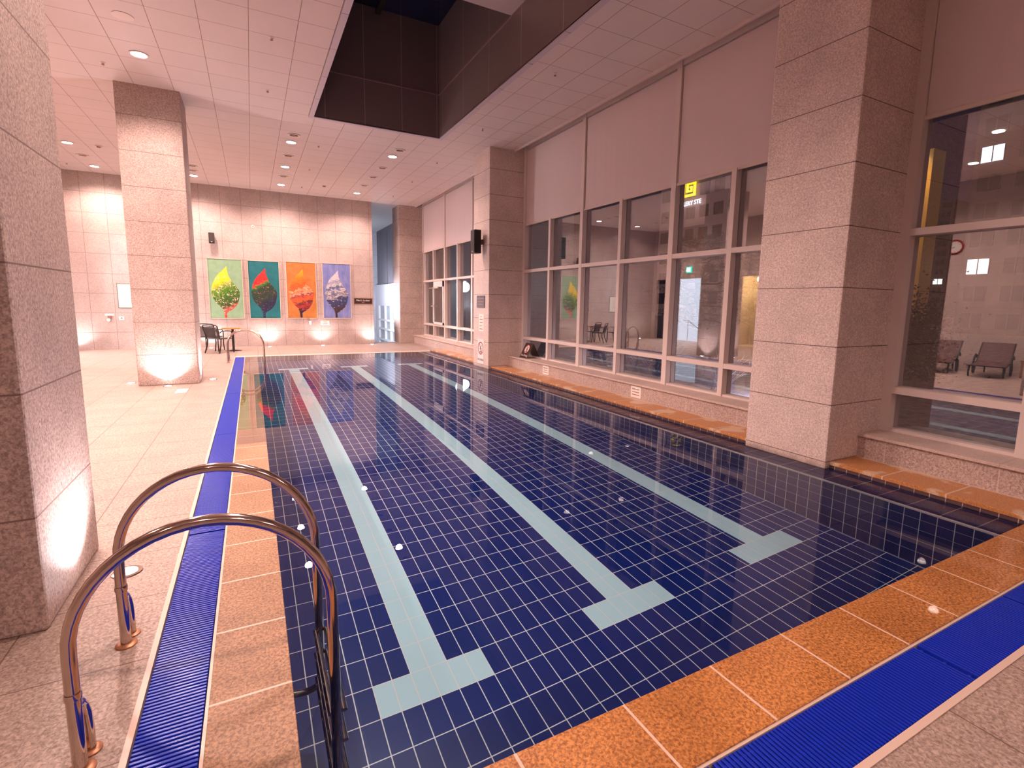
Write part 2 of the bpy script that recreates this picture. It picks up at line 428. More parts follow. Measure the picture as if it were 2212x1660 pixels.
# coping
b = MB(); b.box(-.31, 0, -.34, PY1 + .0, -.05, 0., bev=.004); struct('trim_5', b, M['cop_left'])
b = MB(); b.quad((-.0005, -.0005, WZ), (5.108, -.0005, WZ), (5.108, PY1 + .005, WZ), (-.0005, PY1 + .005, WZ))
wo = struct('water', b, M['water'], recalc=False)
for p_ in wo.data.polygons: p_.use_smooth = True
wo.cycles.is_caustics_caster = True
for n_ in ('floor_pool', 'wall_pool_end', 'wall_pool_side', 'floor_pool_ledge', 'trim_4', 'wall_pool_riser', 'trim_5'): bpy.data.objects[n_].cycles.is_caustics_receiver = True
b = MB(); b.box(0., 5.2, -.34, 0, -.05, 0.0, bev=.004); struct('trim_6', b, M['cop_front'])
b = MB(); b.box(5.10, 5.58, -.02, PY1, .03, .066, bev=.004); struct('trim_7', b, M['cop_right'])
b = MB(); b.box(5.2, 5.6, -.62, 0., -.05, .0); b.box(5.58, 9., -.62, -.3, -.05, 0); struct('floor_corner', b, M['deck'])
b = MB(); b.box(-.545, 5.58, PY1 + .0, PY1 + .3, -.03, .004); struct('trim_8', b, M['drain_edge'])
b = MB(); b.box(-.308, -.001, 4.9, PY1 - .002, .0005, .0025); struct('water_film', b, glass('wet_film', .022, (.93, .93, .93)))
# gutters and their edge strips
b = MB(); b.box(-.545, -.31, -.61, PY1 + .02, -.12, -.06); b.box(-.545, 5.6, -.61, -.34, -.12, -.06); struct('floor_gutter', b, M['gutter'])
b = MB(); b.box(-.565, -.542, -.56, PY1 + .02, -.06, .004); b.box(-.318, -.306, -.34, PY1, -.06, .003); b.box(-.565, 5.6, -.63, -.602, -.06, .004); b.box(-.3, 5.6, -.352, -.34, -.06, -.006)
struct('trim_9', b, M['drain_edge'])

def grate(x0, x1, y0, y1, along, label, group):
    b = MB(); p = .0205
    if along == 'Y':
        n = int((y1 - y0) / p)
        for i in range(n):
            y = y0 + (i + .5) * p; b.box(x0 + .004, x1 - .004, y - .0064, y + .0064, -.034, -.003, bev=.0025)
        for x in (x0 + .03, (x0 + x1) / 2, x1 - .03): b.box(x - .005, x + .005, y0 + .002, y1 - .002, -.036, -.010)
    else:
        n = int((x1 - x0) / p)
        for i in range(n):
            x = x0 + (i + .5) * p; b.box(x - .0064, x + .0064, y0 + .004, y1 - .004, -.034, -.003, bev=.0025)
        for y in (y0 + .03, (y0 + y1) / 2, y1 - .03): b.box(x0 + .002, x1 - .002, y - .005, y + .005, -.036, -.010)
    return tag(b.build('overflow_grate', M['grate']), label, 'drain grate', group)
seams = [-.36, 2.55, 5.49, 8.5, 11.5, PY1]
for i, (a, c) in enumerate(zip(seams, seams[1:])):
    pos = ['nearest section, beside the near ladder rails', 'second section from the near end', 'middle section', 'fourth section from the near end', 'farthest section, beside the far ladder rail'][i]
    grate(-.541, -.319, a + .003, c - .003, 'Y', 'blue slotted overflow grate along left pool edge, ' + pos, 'blue grates along the left pool edge')
fs = [-.541, 1.30, 2.72, 3.68, 5.55]
for i, (a, c) in enumerate(zip(fs, fs[1:])):
    pos = ['at the left corner', 'left one at bottom of view', 'short middle one', 'right one near the pool corner'][i]
    grate(a + .003, c - .003, -.600, -.354, 'X', 'blue slotted overflow grate along near pool edge, ' + pos, 'blue grates along the near pool edge')

# ------------------------------------------------------------------ right wall: plinth, sill, windows
bays = [('window_3', YF, 1.495), ('window_2', 2.45, 9.89), ('window_1', 10.84, 18.28)]
b = MB()
for n, y0, y1 in bays: b.box(5.58, 6.3, y0, y1, -.1, .29)
struct('wall_right', b, M['plinth'])
b = MB()
for n, y0, y1 in bays: b.box(5.555, 6.02, y0, y1, .29, .32, bev=.003)
struct('trim_10', b, M['sill'])
MULL = {'window_3': [.316, -.927, -2.17, -3.41], 'window_2': [3.66, 4.82, 6.124, 7.375, 8.63], 'window_1': [13.23, 14.475, 15.73, 16.97, 18.21, 11.99]}
MAJOR = {'window_3': [.316, -2.17], 'window_2': [4.82, 7.375], 'window_1': [13.23, 15.79]}
for n, y0, y1 in bays:
    b = MB(); zs = .32
    for y in MULL[n]:
        mj = any(abs(y - q) < .1 for q in MAJOR[n]); w = .05 if mj else .04
        b.box(FX, GX + .005, y - w, y + w, zs, 3.54 if not mj else 5.4)
        if not mj: b.box(6.02, GX + .005, y - w, y + w, 3.54, 5.4)
        b.box(GX + .02, GX + .10, y - w, y + w, zs, 5.4)
    for y in (y0 + .045, y1 - .045):
        b.box(FX + .0, GX + .10, y - .045, y + .045, zs, 5.4)
    for z, h in ((2.42, .036), (.77, .036)):
        b.box(FX + .004, GX + .005, y0, y1, z - h, z + h); b.box(GX + .02, GX + .10, y0, y1, z - h, z + h)
    b.box(FX + .02, GX + .1, y0, y1, zs, zs + .03); b.box(6.02, GX + .1, y0, y1, 3.72, 3.82); b.box(FX + .02, GX + .1, y0, y1, 5.30, 5.40)
    wf = struct(n, b, M['frame'])
    g = MB(); g.box(GX + .006, GX + .016, y0 + .02, y1 - .02, zs, 5.38); g.build('window_glass', M['glass'], wf)

def blind(y0, y1, label, x=5.985):
    t = thing('roller_blind', label, 'blind', (x, (y0 + y1) / 2, 3.52), 0, 'roller blinds over the windows')
    hw = (y1 - y0) / 2; b = MB(); n = max(8, int(hw * 2 / .035)); ph = random.random() * 6
    def dx(s): return .0022 * math.sin(s * 16 + ph) + .0016 * math.sin(s * 37 + 2 * ph)
    rows = []
    for z in (0.03, .9, 1.76):
        rows.append([(b.b.verts.new((dx(-hw + 2 * hw * i / n), -hw + 2 * hw * i / n, z)), b.b.verts.new((.003 + dx(-hw + 2 * hw * i / n), -hw + 2 * hw * i / n, z))) for i in range(n + 1)])
    for r0, r1 in zip(rows, rows[1:]):
        for i in range(n):
            for k in (0, 1): b.b.faces.new((r0[i][k], r0[i + 1][k], r1[i + 1][k], r1[i][k]))
        for i in (0, n): b.b.faces.new((r0[i][0], r0[i][1], r1[i][1], r1[i][0]))
    for r in (rows[0], rows[-1]):
        for i in range(n): b.b.faces.new((r[i][0], r[i + 1][0], r[i + 1][1], r[i][1]))
    b.build('fabric', M['fabric'], t, smooth=True)
    MB().box(-.016, .014, -hw - .012, hw + .012, -.005, .035, bev=.004).build('bottom_rail', M['rail'], t)
blind(-2.11, -.0 + .26, 'beige roller blind at the right edge of the nearest window', 5.985)
blind(.37, 1.40, 'beige roller blind beside the big near pillar, over the nearest window')
blind(2.55, 4.76, 'beige roller blind in middle window, left of the big near pillar')
blind(4.88, 7.31, 'beige roller blind in middle window, the centre of its three')
blind(7.44, 9.82, 'beige roller blind in middle window, against the far signed pillar')
blind(10.95, 13.17, 'beige roller blind in far window, mostly hidden behind the signed pillar')
blind(13.29, 15.73, 'beige roller blind in far window, right of its centre gap')
blind(15.86, 18.24, 'beige roller blind in far window, against the farthest pillar')

# casement (opening window) in the far bay
t = thing('casement_door', 'narrow glazed door leaf with closer arm in the far window', 'door', (FX - .005, 16.35, .81))
b = MB(); hw, h = .575, 1.56
b.box(-.03, .02, -hw, -hw + .07, 0, h); b.box(-.03, .02, hw - .07, hw, 0, h); b.box(-.03, .02, -hw, hw, 0, .08); b.box(-.03, .02, -hw, hw, h - .2, h)
b.build('door_frame', M['frame_white'], t)
MB().box(.0, .008, -hw + .06, hw - .06, .07, h - .19).build('door_glass', M['glass'], t)
MB().box(-.07, -.03, -.1, .32, h - .25, h - .19).box(-.05, -.035, .2, .95, h - .235, h - .215).build('closer_arm', M['rail'], t)
b = MB(); b.box(-.075, -.03, .40, .46, .62, .72, bev=.01); b.tube([(-.09, .43, .67), (-.1, .52, .66), (-.09, .6, .66)], .012); b.build('handle', M['trimring'], t)

# corridor beyond the last pillar
b = MB(); b.box(3.83, 4.03, YB + .3, 27.2, -1.7, ZC + .1); struct('wall_corridor', b, flat('corridor_paint', (.62, .63, .68), .6))
b = MB(); b.box(4.03, 6.2, 27.0, 27.2, -1.7, ZC + .1); struct('wall_corridor_end', b, stone('corridor_stone', (.42, .43, .50), (.56, .57, .64), [(2, .595, .53)], .01, (.25, .25, .3), 50.))
b = MB(); b.box(4.03, 6.2, 18.9, 27.2, -1.75, -1.65); b.box(4.03, 6.2, 18.9, 18.95, -1.7, -.1); struct('floor_corridor', b, flat('corridor_floor', (.5, .5, .52), .4))
b = MB(); b.box(FX, GX, 19.25, 27., 1.39, 2.48); struct('wall_spandrel', b, flat('spandrel_panel', (.80, .79, .84), .45))
b = MB()
for y in (20.1, 21.3, 22.5, 23.75, 24.94, 26.35): b.box(FX, GX + .02, y - .06, y + .06, -1.65, 1.39)
for z in (.66, .2, -.37, -1.): b.box(FX - .01, GX + .02, 19.25, 26.4, z - .045, z + .045)
b.box(FX, GX, 26.4, 27., -1.65, 1.39)
w4 = struct('window_4', b, M['frame_white'])
MB().box(GX, GX + .01, 19.25, 26.5, -1.65, 1.39).build('window_glass', flat('frosted_glass', (.36, .42, .46), .3), w4)
for y0, y1, lb in ((19.3, 24.2, 'grey roller blind in the corridor, nearer of the two'), (24.26, 26.5, 'grey roller blind in the corridor, the farther one')):
    t = thing('roller_blind', lb, 'blind', (FX + .02, (y0 + y1) / 2, 2.49), 0, 'grey blinds in the corridor')
    MB().box(0, .004, -(y1 - y0) / 2, (y1 - y0) / 2, 0, ZC - 2.49).build('fabric', flat('grey_blind_fabric', (.20, .19, .225), .8), t)
    MB().box(-.012, .014, -(y1 - y0) / 2, (y1 - y0) / 2, -.02, .02).build('bottom_rail', M['black'], t)

# ------------------------------------------------------------------ ladders
def rail_path(y0, y1):
    pts = [(-.675, 0.0), (-.675, .15), (-.675, .3), (-.674, .42)]
    for k in range(1, 25):
        a = PI - PI * k / 24.
        pts.append((-.262 + .413 * math.cos(a), .43 + .405 * math.sin(a)))
    pts += [(.152, .3), (.153, .1), (.153, -.15), (.153, -.4), (.153, -.62)]
    for k in range(1, 9):
        a = -PI / 2 * k / 8; pts.append((.053 + .1 * math.cos(a), -.62 + .1 * math.sin(a)))
    pts.append((.012, -.72))
    n = len(pts); return [(p[0], y0 + (y1 - y0) * min(1, max(0, (p[0] + .675) / .83)), p[1]) for p in pts]
def ladder(ys, label, group=None):
    t = thing('pool_ladder', label, 'ladder', (0, 0, 0))
    for (ya, yb) in ys:
        r = MB().tube(rail_path(ya, yb), .0215, 18).build('handrail', M['steel'], t, smooth=True)
        MB().lathe([(.043, .0), (.043, .006), (.034, .012), (.024, .014)], (-.675, ya, 0)).build('base_flange', M['rusty'], r, smooth=True)
        b = MB(); s = .085
        pts = [(-.675, ya + .01, .235), (-.673, ya + .04, .228), (-.671, ya + .062, .20), (-.669, ya + .078, .16), (-.668, ya + s, .10), (-.668, ya + s, .0)]
        b.tube(pts, .0185, 14); b.build('brace', M['steel'], r, smooth=True)
        MB().lathe([(.036, .0), (.036, .005), (.028, .010), (.02, .012)], (-.668, ya + s, 0)).build('base_flange', M['rusty'], r, smooth=True)
        MB().lathe([(.0245, -.012), (.0255, 0), (.0245, .012)], (-.675, ya, .285)).build('collar', M['steel'], r, smooth=True)
    y0 = ys[0][1]; y1 = ys[1][1]
    for z in (-.13, -.36, -.59):
        b = MB(); b.tube([(.135, y0, z), (.135, y1, z)], .014, 12); b.tube([(.185, y0, z), (.185, y1, z)], .014, 12)
        b.build('step', M['steel'], t, smooth=True)
    return t
ladder([(1.345, 1.165), (.62, .575)], 'polished steel ladder with two arched handrails at the near left pool edge')
ladder([(13.33, 13.05), (13.9, 13.65)], 'smaller-looking steel ladder arch at the far left pool corner')

# ------------------------------------------------------------------ pictures
LEAF = [(.554, .885), (.43, .81), (.30, .75), (.19, .67), (.105, .565), (.067, .487), (.07, .395), (.13, .31), (.235, .235), (.35, .178), (.405, .12), (.418, .06), (.42, .004),
        (.50, .004), (.493, .06), (.49, .095), (.61, .13), (.75, .185), (.84, .26), (.885, .345), (.915, .42), (.885, .49), (.80, .55), (.71, .605), (.64, .67), (.58, .745), (.555, .825)]
def smooth_poly(pts, it=2):
    for _ in range(it):
        q = []
        n = len(pts)
        for i in range(n):
            a, b_ = pts[i], pts[(i + 1) % n]
            if i in (0,) and _ == 0: q.append(a)
            q.append((.75 * a[0] + .25 * b_[0], .75 * a[1] + .25 * b_[1])); q.append((.25 * a[0] + .75 * b_[0], .25 * a[1] + .75 * b_[1]))
        pts = q
    return pts
def leaf_mat(name, stops, fleck, fthr, fscale, nsc, namp, fleck2=None, warp=(1, 1, 1), slope=.25):
    t = NT(name); vec, xyz = t.coords()
    mp = t.n('Mapping'); mp.inputs['Scale'].default_value = warp; t.l(vec, mp.inputs[0])
    n = t.noise(mp.outputs[0], nsc, 5, .62, 1.2)
    v = t.math('ADD', t.math('MULTIPLY', xyz[2], .5), t.math('MULTIPLY', t.math('SUBTRACT', n, .5), namp))
    v = t.math('SUBTRACT', v, t.math('MULTIPLY', xyz[0], slope))
    c = t.ramp(v, stops)
    n2 = t.noise(mp.outputs[0], fscale, 3, .55, .8)
    k = t.ramp(n2, [(fthr, (0, 0, 0)), (fthr + .025, (1, 1, 1))])
    c = t.mix(k, c, c4(fleck))
    if fleck2:
        n3 = t.noise(vec, fscale * 1.35, 3, .6, 1.5); k2 = t.ramp(n3, [(fthr - .01, (0, 0, 0)), (fthr + .02, (1, 1, 1))])
        c = t.mix(k2, c, c4(fleck2))
    return t.bsdf(c, .5)
def bg_mat(name, c1, c2, sc=(1.5, 1, 1.5)):
    t = NT(name); vec, xyz = t.coords(); mp = t.n('Mapping'); mp.inputs['Scale'].default_value = sc; t.l(vec, mp.inputs[0])
    n = t.noise(mp.outputs[0], 2.5, 4, .6, .6)
    return t.bsdf(t.ramp(n, [(.35, c1), (.68, c2)]), .5)
def painting(x0, x1, z0, z1, label, bgm, lm, om, dx=0.):
    t = thing('painting', label, 'painting', ((x0 + x1) / 2, YB - .03, z0), 0, 'leaf paintings on the back wall')
    w = x1 - x0; h = z1 - z0
    b = MB(); e = .018
    b.box(-w / 2, -w / 2 + e, -.028, .028, 0, h); b.box(w / 2 - e, w / 2, -.028, .028, 0, h); b.box(-w / 2, w / 2, -.028, .028, 0, e); b.box(-w / 2, w / 2, -.028, .028, h - e, h)
    b.build('picture_frame', M['canvas_edge'], t)
    MB().box(-w / 2 + e, w / 2 - e, -.014, .02, e, h - e).build('canvas', bgm, t)
    pts = smooth_poly(LEAF); P = [((u - .5 + dx) * w * .97, e + v * (h - 2 * e)) for u, v in pts]
    def grow(P, d):
        n = len(P); out = []
        for i in range(n):
            a, c = Vector(P[i - 1]), Vector(P[(i + 1) % n]); tn = (c - a)
            if tn.length < 1e-6: tn = Vector((1, 0))
            tn.normalize(); q = Vector(P[i]) + Vector((tn.y, -tn.x)) * d * -1
            out.append((q.x, max(q.y, e)))
        return out
    Mx = frame((0, -.014, 0), (1, 0, 0), (0, 0, 1))
    MB().prism(grow(P, .013), Mx, .0015).build('leaf_outline', om, t)
    MB().prism(P, Mx, .003).build('leaf', lm, t)
    return t
om1 = flat('outline_pale_green', (.52, .62, .44), .5); om2 = flat('outline_teal', (.18, .50, .48), .5); om3 = flat('outline_orange', (.85, .30, .08), .5); om4 = flat('outline_lilac', (.38, .40, .62), .5)
L1 = leaf_mat('leaf_spring', [(0., (.5, .03, .02)), (.13, (.55, .07, .05)), (.2, (.03, .05, .008)), (.4, (.03, .13, .004)), (.56, (.12, .25, .004)), (.62, (.72, .55, .004)), (1., (.85, .66, .01))], (.80, .62, .40), .60, 11., 7., .24, (.78, .42, .34))
L2 = leaf_mat('leaf_summer', [(0., (.012, .010, .045)), (.26, (.012, .012, .04)), (.34, (.018, .028, .02)), (.55, (.018, .035, .015)), (.6, (.04, .16, .02)), (.64, (.72, .012, .012)), (1., (.82, .02, .02))], (.34, .13, .09), .63, 17., 9., .2, (.05, .12, .07))
L3 = leaf_mat('leaf_autumn', [(0., (.015, .005, .025)), (.15, (.015, .005, .025)), (.2, (.42, .03, .015)), (.27, (.06, .008, .02)), (.31, (.60, .10, .015)), (.38, (.52, .06, .03)), (.41, (.12, .012, .03)), (.44, (.72, .34, .18)), (.48, (.62, .05, .01)), (.51, (.78, .45, .24)), (.55, (.66, .07, .01)), (.72, (.72, .17, .008)), (.9, (.80, .38, .008))], (.75, .36, .13), .66, 9., 5., .34, (.10, .012, .03), (1, 1, 2.4), .12)
L4 = leaf_mat('leaf_winter', [(0., (.035, .011, .005)), (.16, (.05, .016, .008)), (.25, (.03, .035, .10)), (.36, (.04, .045, .13)), (.40, (.50, .42, .40)), (.44, (.06, .07, .17)), (.50, (.55, .47, .44)), (.53, (.20, .22, .38)), (.57, (.04, .05, .13)), (.60, (.56, .50, .48)), (.66, (.22, .23, .38)), (.70, (.5, .45, .46)), (1., (.46, .44, .52))], (.58, .48, .37), .62, 10., 4.5, .36, (.035, .04, .10), (1, 1, 1.9), .12)
painting(-1.31, -.30, .955, 2.935, 'pale green painting of a yellow-tipped leafy green leaf, leftmost of four', bg_mat('canvas_pale_green', (.20, .33, .19), (.25, .38, .235)), L1, om1)
painting(-.14, .83, .955, 2.925, 'teal painting of a dark leaf with a bright red tip', bg_mat('canvas_teal', (.005, .105, .12), (.008, .14, .155)), L2, om2)
painting(1.03, 2.02, .965, 2.945, 'orange painting of a flame-coloured leaf with a dark stem', bg_mat('canvas_orange', (.40, .125, .022), (.50, .18, .045)), L3, om3)
painting(2.22, 3.21, .965, 2.955, 'blue-lilac painting of a grey and white leaf, rightmost of four', bg_mat('canvas_lilac', (.12, .145, .37), (.215, .225, .43), (3, 1, .8)), L4, om4)

# ------------------------------------------------------------------ signs and notices
def sign_board(t, w, h, mat, edge=None, e=.02, d=.012):
    MB().box(-w / 2, w / 2, -d, 0, -h / 2, h / 2, bev=.002).build('board', mat, t)
    if edge:
        b = MB(); b.box(-w / 2 - e, -w / 2, -d - .004, 0, -h / 2 - e, h / 2 + e); b.box(w / 2, w / 2 + e, -d - .004, 0, -h / 2 - e, h / 2 + e); b.box(-w / 2, w / 2, -d - .004, 0, -h / 2 - e, -h / 2); b.box(-w / 2, w / 2, -d - .004, 0, h / 2, h / 2 + e)
        b.build('border', edge, t)
FACE = frame((0, 0, 0), (1, 0, 0), (0, 0, 1))          # local front is -y
def lettering(t, rows, mat, d=.012, name='lettering'):
    b = MB()
    for txt, size, x, z, sx in rows:
        b.add_mesh(textmesh(txt, size, sx=sx), Matrix.Translation((x, -d - .001, z)) @ FACE)
    return b.build(name, mat, t)
def bars(t, rows, mat, d=.012, name='text_line'):
    for x0, x1, z, h in rows:
        b = MB(); x = x0
        while x < x1 - .002:
            w = min(x1 - x, random.uniform(.6, 1.6) * h * 1.6); b.box(x, x + w, -d - .0015, -d, z - h / 2, z + h / 2); x += w + h * .12
        b.build(name, mat, t)
t = thing('locker_sign', "dark sign reading Men's Locker at the right end of the back wall", 'sign', (3.645, YB, 1.613))
sign_board(t, .64, .19, M['brown'], M['bronze'], .02)
lettering(t, [("Men's Locker", .088, 0, .025, 1.05)], M['white']); bars(t, [(-.05, .05, -.05, .022)], M['redtxt'])
def on_pillar(px_y, z): return (5.03, px_y, z)
RZ = -PI / 2                                            # front (-y) turned to face -x
t = thing('warning_sign', 'brown plaque lettered Use at Your Own Risk on the pool pillar', 'sign', (5.03, 10.36, 1.655), RZ)
sign_board(t, .50, .30, M['brown'], None)
lettering(t, [('Use at Your Own Risk', .066, 0, .085, .68)], M['white']); bars(t, [(-.19, .19, -.0, .026), (-.15, .15, -.07, .026)], M['redtxt'])
t = thing('paper_sign', 'cream paper notice taped under the brown plaque on pillar', 'notice', (5.03, 10.33, 1.13), RZ)
sign_board(t, .31, .44, M['paper'], d=.004)
bars(t, [(-.05, .03, .15, .02), (-.09, .09, .08, .018), (-.08, .09, -.0, .018), (-.1, .08, -.08, .018), (-.11, .1, -.16, .018)], M['redtxt'], .004)
def no_entry(t, r, cx, cz, d, mat_ring, person=True):
    b = MB(); n = 40
    Mx = Matrix.Translation((cx, -d - .001, cz)) @ FACE
    outer = [(r * math.cos(2 * PI * k / n), r * math.sin(2 * PI * k / n)) for k in range(n)]; ri = r * .84
    inner = [(ri * math.cos(2 * PI * k / n), ri * math.sin(2 * PI * k / n)) for k in range(n)]
    for z in (0, .002):
        A = [b.b.verts.new(Mx @ Vector((p[0], p[1], z))) for p in outer]; B = [b.b.verts.new(Mx @ Vector((p[0], p[1], z))) for p in inner]
        for k in range(n): b.b.faces.new((A[k], A[(k + 1) % n], B[(k + 1) % n], B[k]))
    a = R_(-55)
    b.obox(Mx @ Matrix.Rotation(a, 4, 'Z') @ Matrix.Translation((0, 0, .0015)), 2 * r * .9, r * .13, .002)
    b.build('prohibition_ring', mat_ring, t)
    b = MB()
    def limb(p, q, w):
        p, q = Vector(p) * r, Vector(q) * r; dv = q - p
        b.obox(Mx @ Matrix.Translation((*((p + q) / 2), .0012)) @ Matrix.Rotation(math.atan2(dv.y, dv.x), 4, 'Z'), dv.length, w * r, .002)
    limb((-.05, .15), (.12, -.28), .2); limb((.1, -.25), (.3, .02), .12); limb((-.05, .12), (-.38, .5), .1); limb((0, .1), (.36, .52), .1); limb((-.02, .05), (-.3, -.12), .1)
    b.cyl((cx + .14 * r, -d - .002, cz - .42 * r), .11 * r, .003, 'Y', seg=16)
    limb((-.45, -.6), (.45, -.6), .1)
    b.build('diver_pictogram', M['ink'], t)
t = thing('no_diving_sign', 'white NO DIVING sign low on the pool pillar', 'sign', (5.03, 10.35, .40), RZ)
sign_board(t, .38, .62, M['white'], d=.006); no_entry(t, .165, 0, .08, .006, M['red'])
lettering(t, [('NO DIVING', .082, 0, -.215, .82)], M['ink'], .006)
for px_y, lab, grp in ((8.03, 'white paper notice on the window plinth near the standing black board', None), (5.05, 'white paper notice on the window plinth below the lit yellow emblem', None)):
    t = thing('shallow_water_notice', lab, 'notice', (5.58, px_y, .175), RZ)
    sign_board(t, .25, .19, M['white'], d=.004)
    lettering(t, [('Shallow water', .034, 0, .05, .95)], M['ink'], .004)
    bars(t, [(-.085, .085, 0., .014), (-.09, .09, -.045, .014)], M['redtxt'], .004)
def tent_board(y, lab):
    t = thing('no_diving_board', lab, 'sign', (5.66, y, .32), RZ)
    w, h = .38, .40; tl = R_(28)
    b = MB(); Mt = Matrix.Rotation(-tl, 4, 'X'); Mt2 = Matrix.Translation((0, 2 * h * math.sin(tl), 0)) @ Matrix.Rotation(tl, 4, 'X')
    b.obox(Mt @ Matrix.Translation((0, 0.004, h / 2)), w, .008, h, .002)
    b.build('front_panel', M['brown'], t)
    MB().obox(Mt2 @ Matrix.Translation((0, -.004, h / 2)), w, .008, h, .002).build('rear_panel', M['brown'], t)
    b = MB(); b.add_mesh(textmesh('No Diving', .075), Mt @ Matrix.Translation((0, -.0015, .07)) @ FACE); b.build('lettering', M['white'], t)
    b = MB(); b.cyl((0, -.0015, .24), .105, .002, 'Y', seg=32)
    o = b.build('white_disc', M['white'], t); 
    n0 = len(t.children); no_entry(t, .115, 0, .24, .0022, M['red'])
    for ch in t.children:
        if ch.name.split('.')[0] in ('white_disc', 'prohibition_ring', 'diver_pictogram'):
            ch.data.transform(Mt)
tent_board(9.25, 'black folding No Diving board standing on sill by the signed pillar')
tent_board(2.70, 'black folding board on sill, mostly hidden behind the big near pillar')
# back wall small things
t = thing('wall_notice', 'small white printed notice under the blue-lilac painting', 'notice', (2.27, YB, .80))
sign_board(t, .30, .16, M['paper'], d=.004); bars(t, [(-.08, .07, .035, .02), (-.10, .10, -.015, .014), (-.09, .09, -.045, .014)], M['redtxt'], .004)
t = thing('wall_mount_dispenser', 'small cream dispenser on the wall below the orange painting', 'dispenser', (1.765, YB, .80))
MB().box(-.035, .035, -.06, 0, -.06, .07, bev=.008).build('body', M['paper'], t); MB().cyl((0, -.04, -.07), .012, .03).build('nozzle', M['trimring'], t)
t = thing('notice_sign', 'tall framed white regulations notice half behind the left far pillar', 'notice', (-3.40, YB, 1.655))
sign_board(t, .60, .72, M['paper'], flat('olive_frame', (.16, .14, .08), .4), .018)
bars(t, [(-.22, .05, .29, .025), (-.22, .12, .24, .02)] + [(-.22, random.uniform(.1, .24), .19 - k * .045, .012) for k in range(10)], flat('faint_print', (.62, .52, .46), .6))
t = thing('wall_hook', 'white label plate with a hook and cup on the left back wall', 'hook', (-3.955, YB, 1.0))
MB().box(-.11, .11, -.008, 0, .045, .10).build('label_plate', M['white'], t); MB().box(-.045, .045, -.05, 0, -.06, .045, bev=.01).build('bracket', M['bronze'], t); MB().cyl((-.02, -.06, -.085), .045, .05, 'Y').build('cup', M['white'], t, smooth=True)
t = thing('wall_switch', 'white wall switch with dark button beside the hook plate', 'switch', (-3.66, YB, .962))
MB().box(-.065, .065, -.02, 0, -.055, .055, bev=.005).build('plate', M['paper'], t); MB().box(-.025, .025, -.026, -.02, -.005, .02).build('button', M['ink'], t)
t = thing('wall_sensor', 'small round sensor on the back wall above the teal painting', 'sensor', (.087, YB, 4.05))
MB().cyl((0, -.012, 0), .05, .024, 'Y').build('body', M['trimring'], t, smooth=True); MB().cyl((0.005, -.03, -.008), .02, .02, 'Y').build('lens', M['bronze'], t)
t = thing('floor_plate', 'thin pale plate lying on the deck in front of the left pillar', 'plate', (-1.23, 9.05, 0))
MB().box(-.085, .085, -.2, .2, 0, .006, bev=.002).build('plate', M['paper'], t)
def speaker(loc, rz, label, w, h, d):
    t = thing('wall_speaker', label, 'speaker', loc, rz)
    MB().box(-.03, .03, -.10, .0, -.06, .06, bev=.006).build('bracket', M['bronze'], t)
    Mx = Matrix.Rotation(R_(0), 4, 'Z')
    MB().box(-w / 2, w / 2, -.10 - d, -.10, -h / 2, h / 2, bev=.012).build('cabinet', M['black'], t)
    MB().box(-w / 2 + .012, w / 2 - .012, -.107 - d, -.10 - d, -h / 2 + .03, h / 2 - .02, bev=.003).build('grille', M['grille'], t)
    MB().box(-.018, .018, -.110 - d, -.106 - d, -h / 2 + .035, -h / 2 + .055).build('badge', M['trimring'], t)
speaker((-1.12, YB, 3.565), 0, 'black speaker on the back wall above the pale green painting', .16, .34, .12)
speaker((5.03, 10.25, 3.10), RZ, 'black speaker bracketed to the signed pool pillar', .24, .56, .18)

# ------------------------------------------------------------------ ceiling fittings
def rows(items, name):
    out = []
    for x, y in items:
        same = sorted([q for q in items if abs(q[0] - x) < .4], key=lambda q: q[1])
        out.append((x, y, same.index((x, y)) + 1, len(same)))
    return out
def rowname(x):
    return 'left wall' if x < -2.5 else 'left pillar' if x < -.5 else 'paintings' if x < 2.4 else 'pool centre' if x < 3.8 else 'window blinds'
DL = [(-1.4, 8.536), (-3.785, 14.88), (-3.802, 17.363), (-1.425, 17.102), (.921, 12.019), (.927, 14.505), (.94, 17.009), (3.259, 11.944), (3.277, 16.968)]
DLL = ['lit ceiling downlight, largest and nearest, in front of the left far pillar', 'lit ceiling downlight left of far pillar, the nearer of two', 'lit ceiling downlight left of far pillar, close to the back wall',
       'lit ceiling downlight peeping out right beside the left far pillar', 'lit ceiling downlight above the paintings, nearest of a row of three', 'lit ceiling downlight above the paintings, middle of a row of three', 'lit ceiling downlight above the paintings, last of three by the wall',
       'lit ceiling downlight right of the skylight corner, before three vents', 'lit ceiling downlight nearest the corridor opening at the back wall']
for (x, y), lb in zip(DL, DLL):
    t = thing('downlight', lb, 'ceiling light', (x, y, ZC), 0, 'recessed ceiling downlights')
    MB().lathe([(.10, 0), (.125, -.003), (.13, -.010), (.105, -.014), (.095, -.006)]).build('trim_ring', M['trimring'], t, smooth=True)
    MB().cyl((0, 0, -.009), .096, .006).build('lens', M['lamp'], t)
    spot('downlight_lamp', (x, y, ZC - .03), (x, y, 0), 350., WARM, 150, .75, .09)
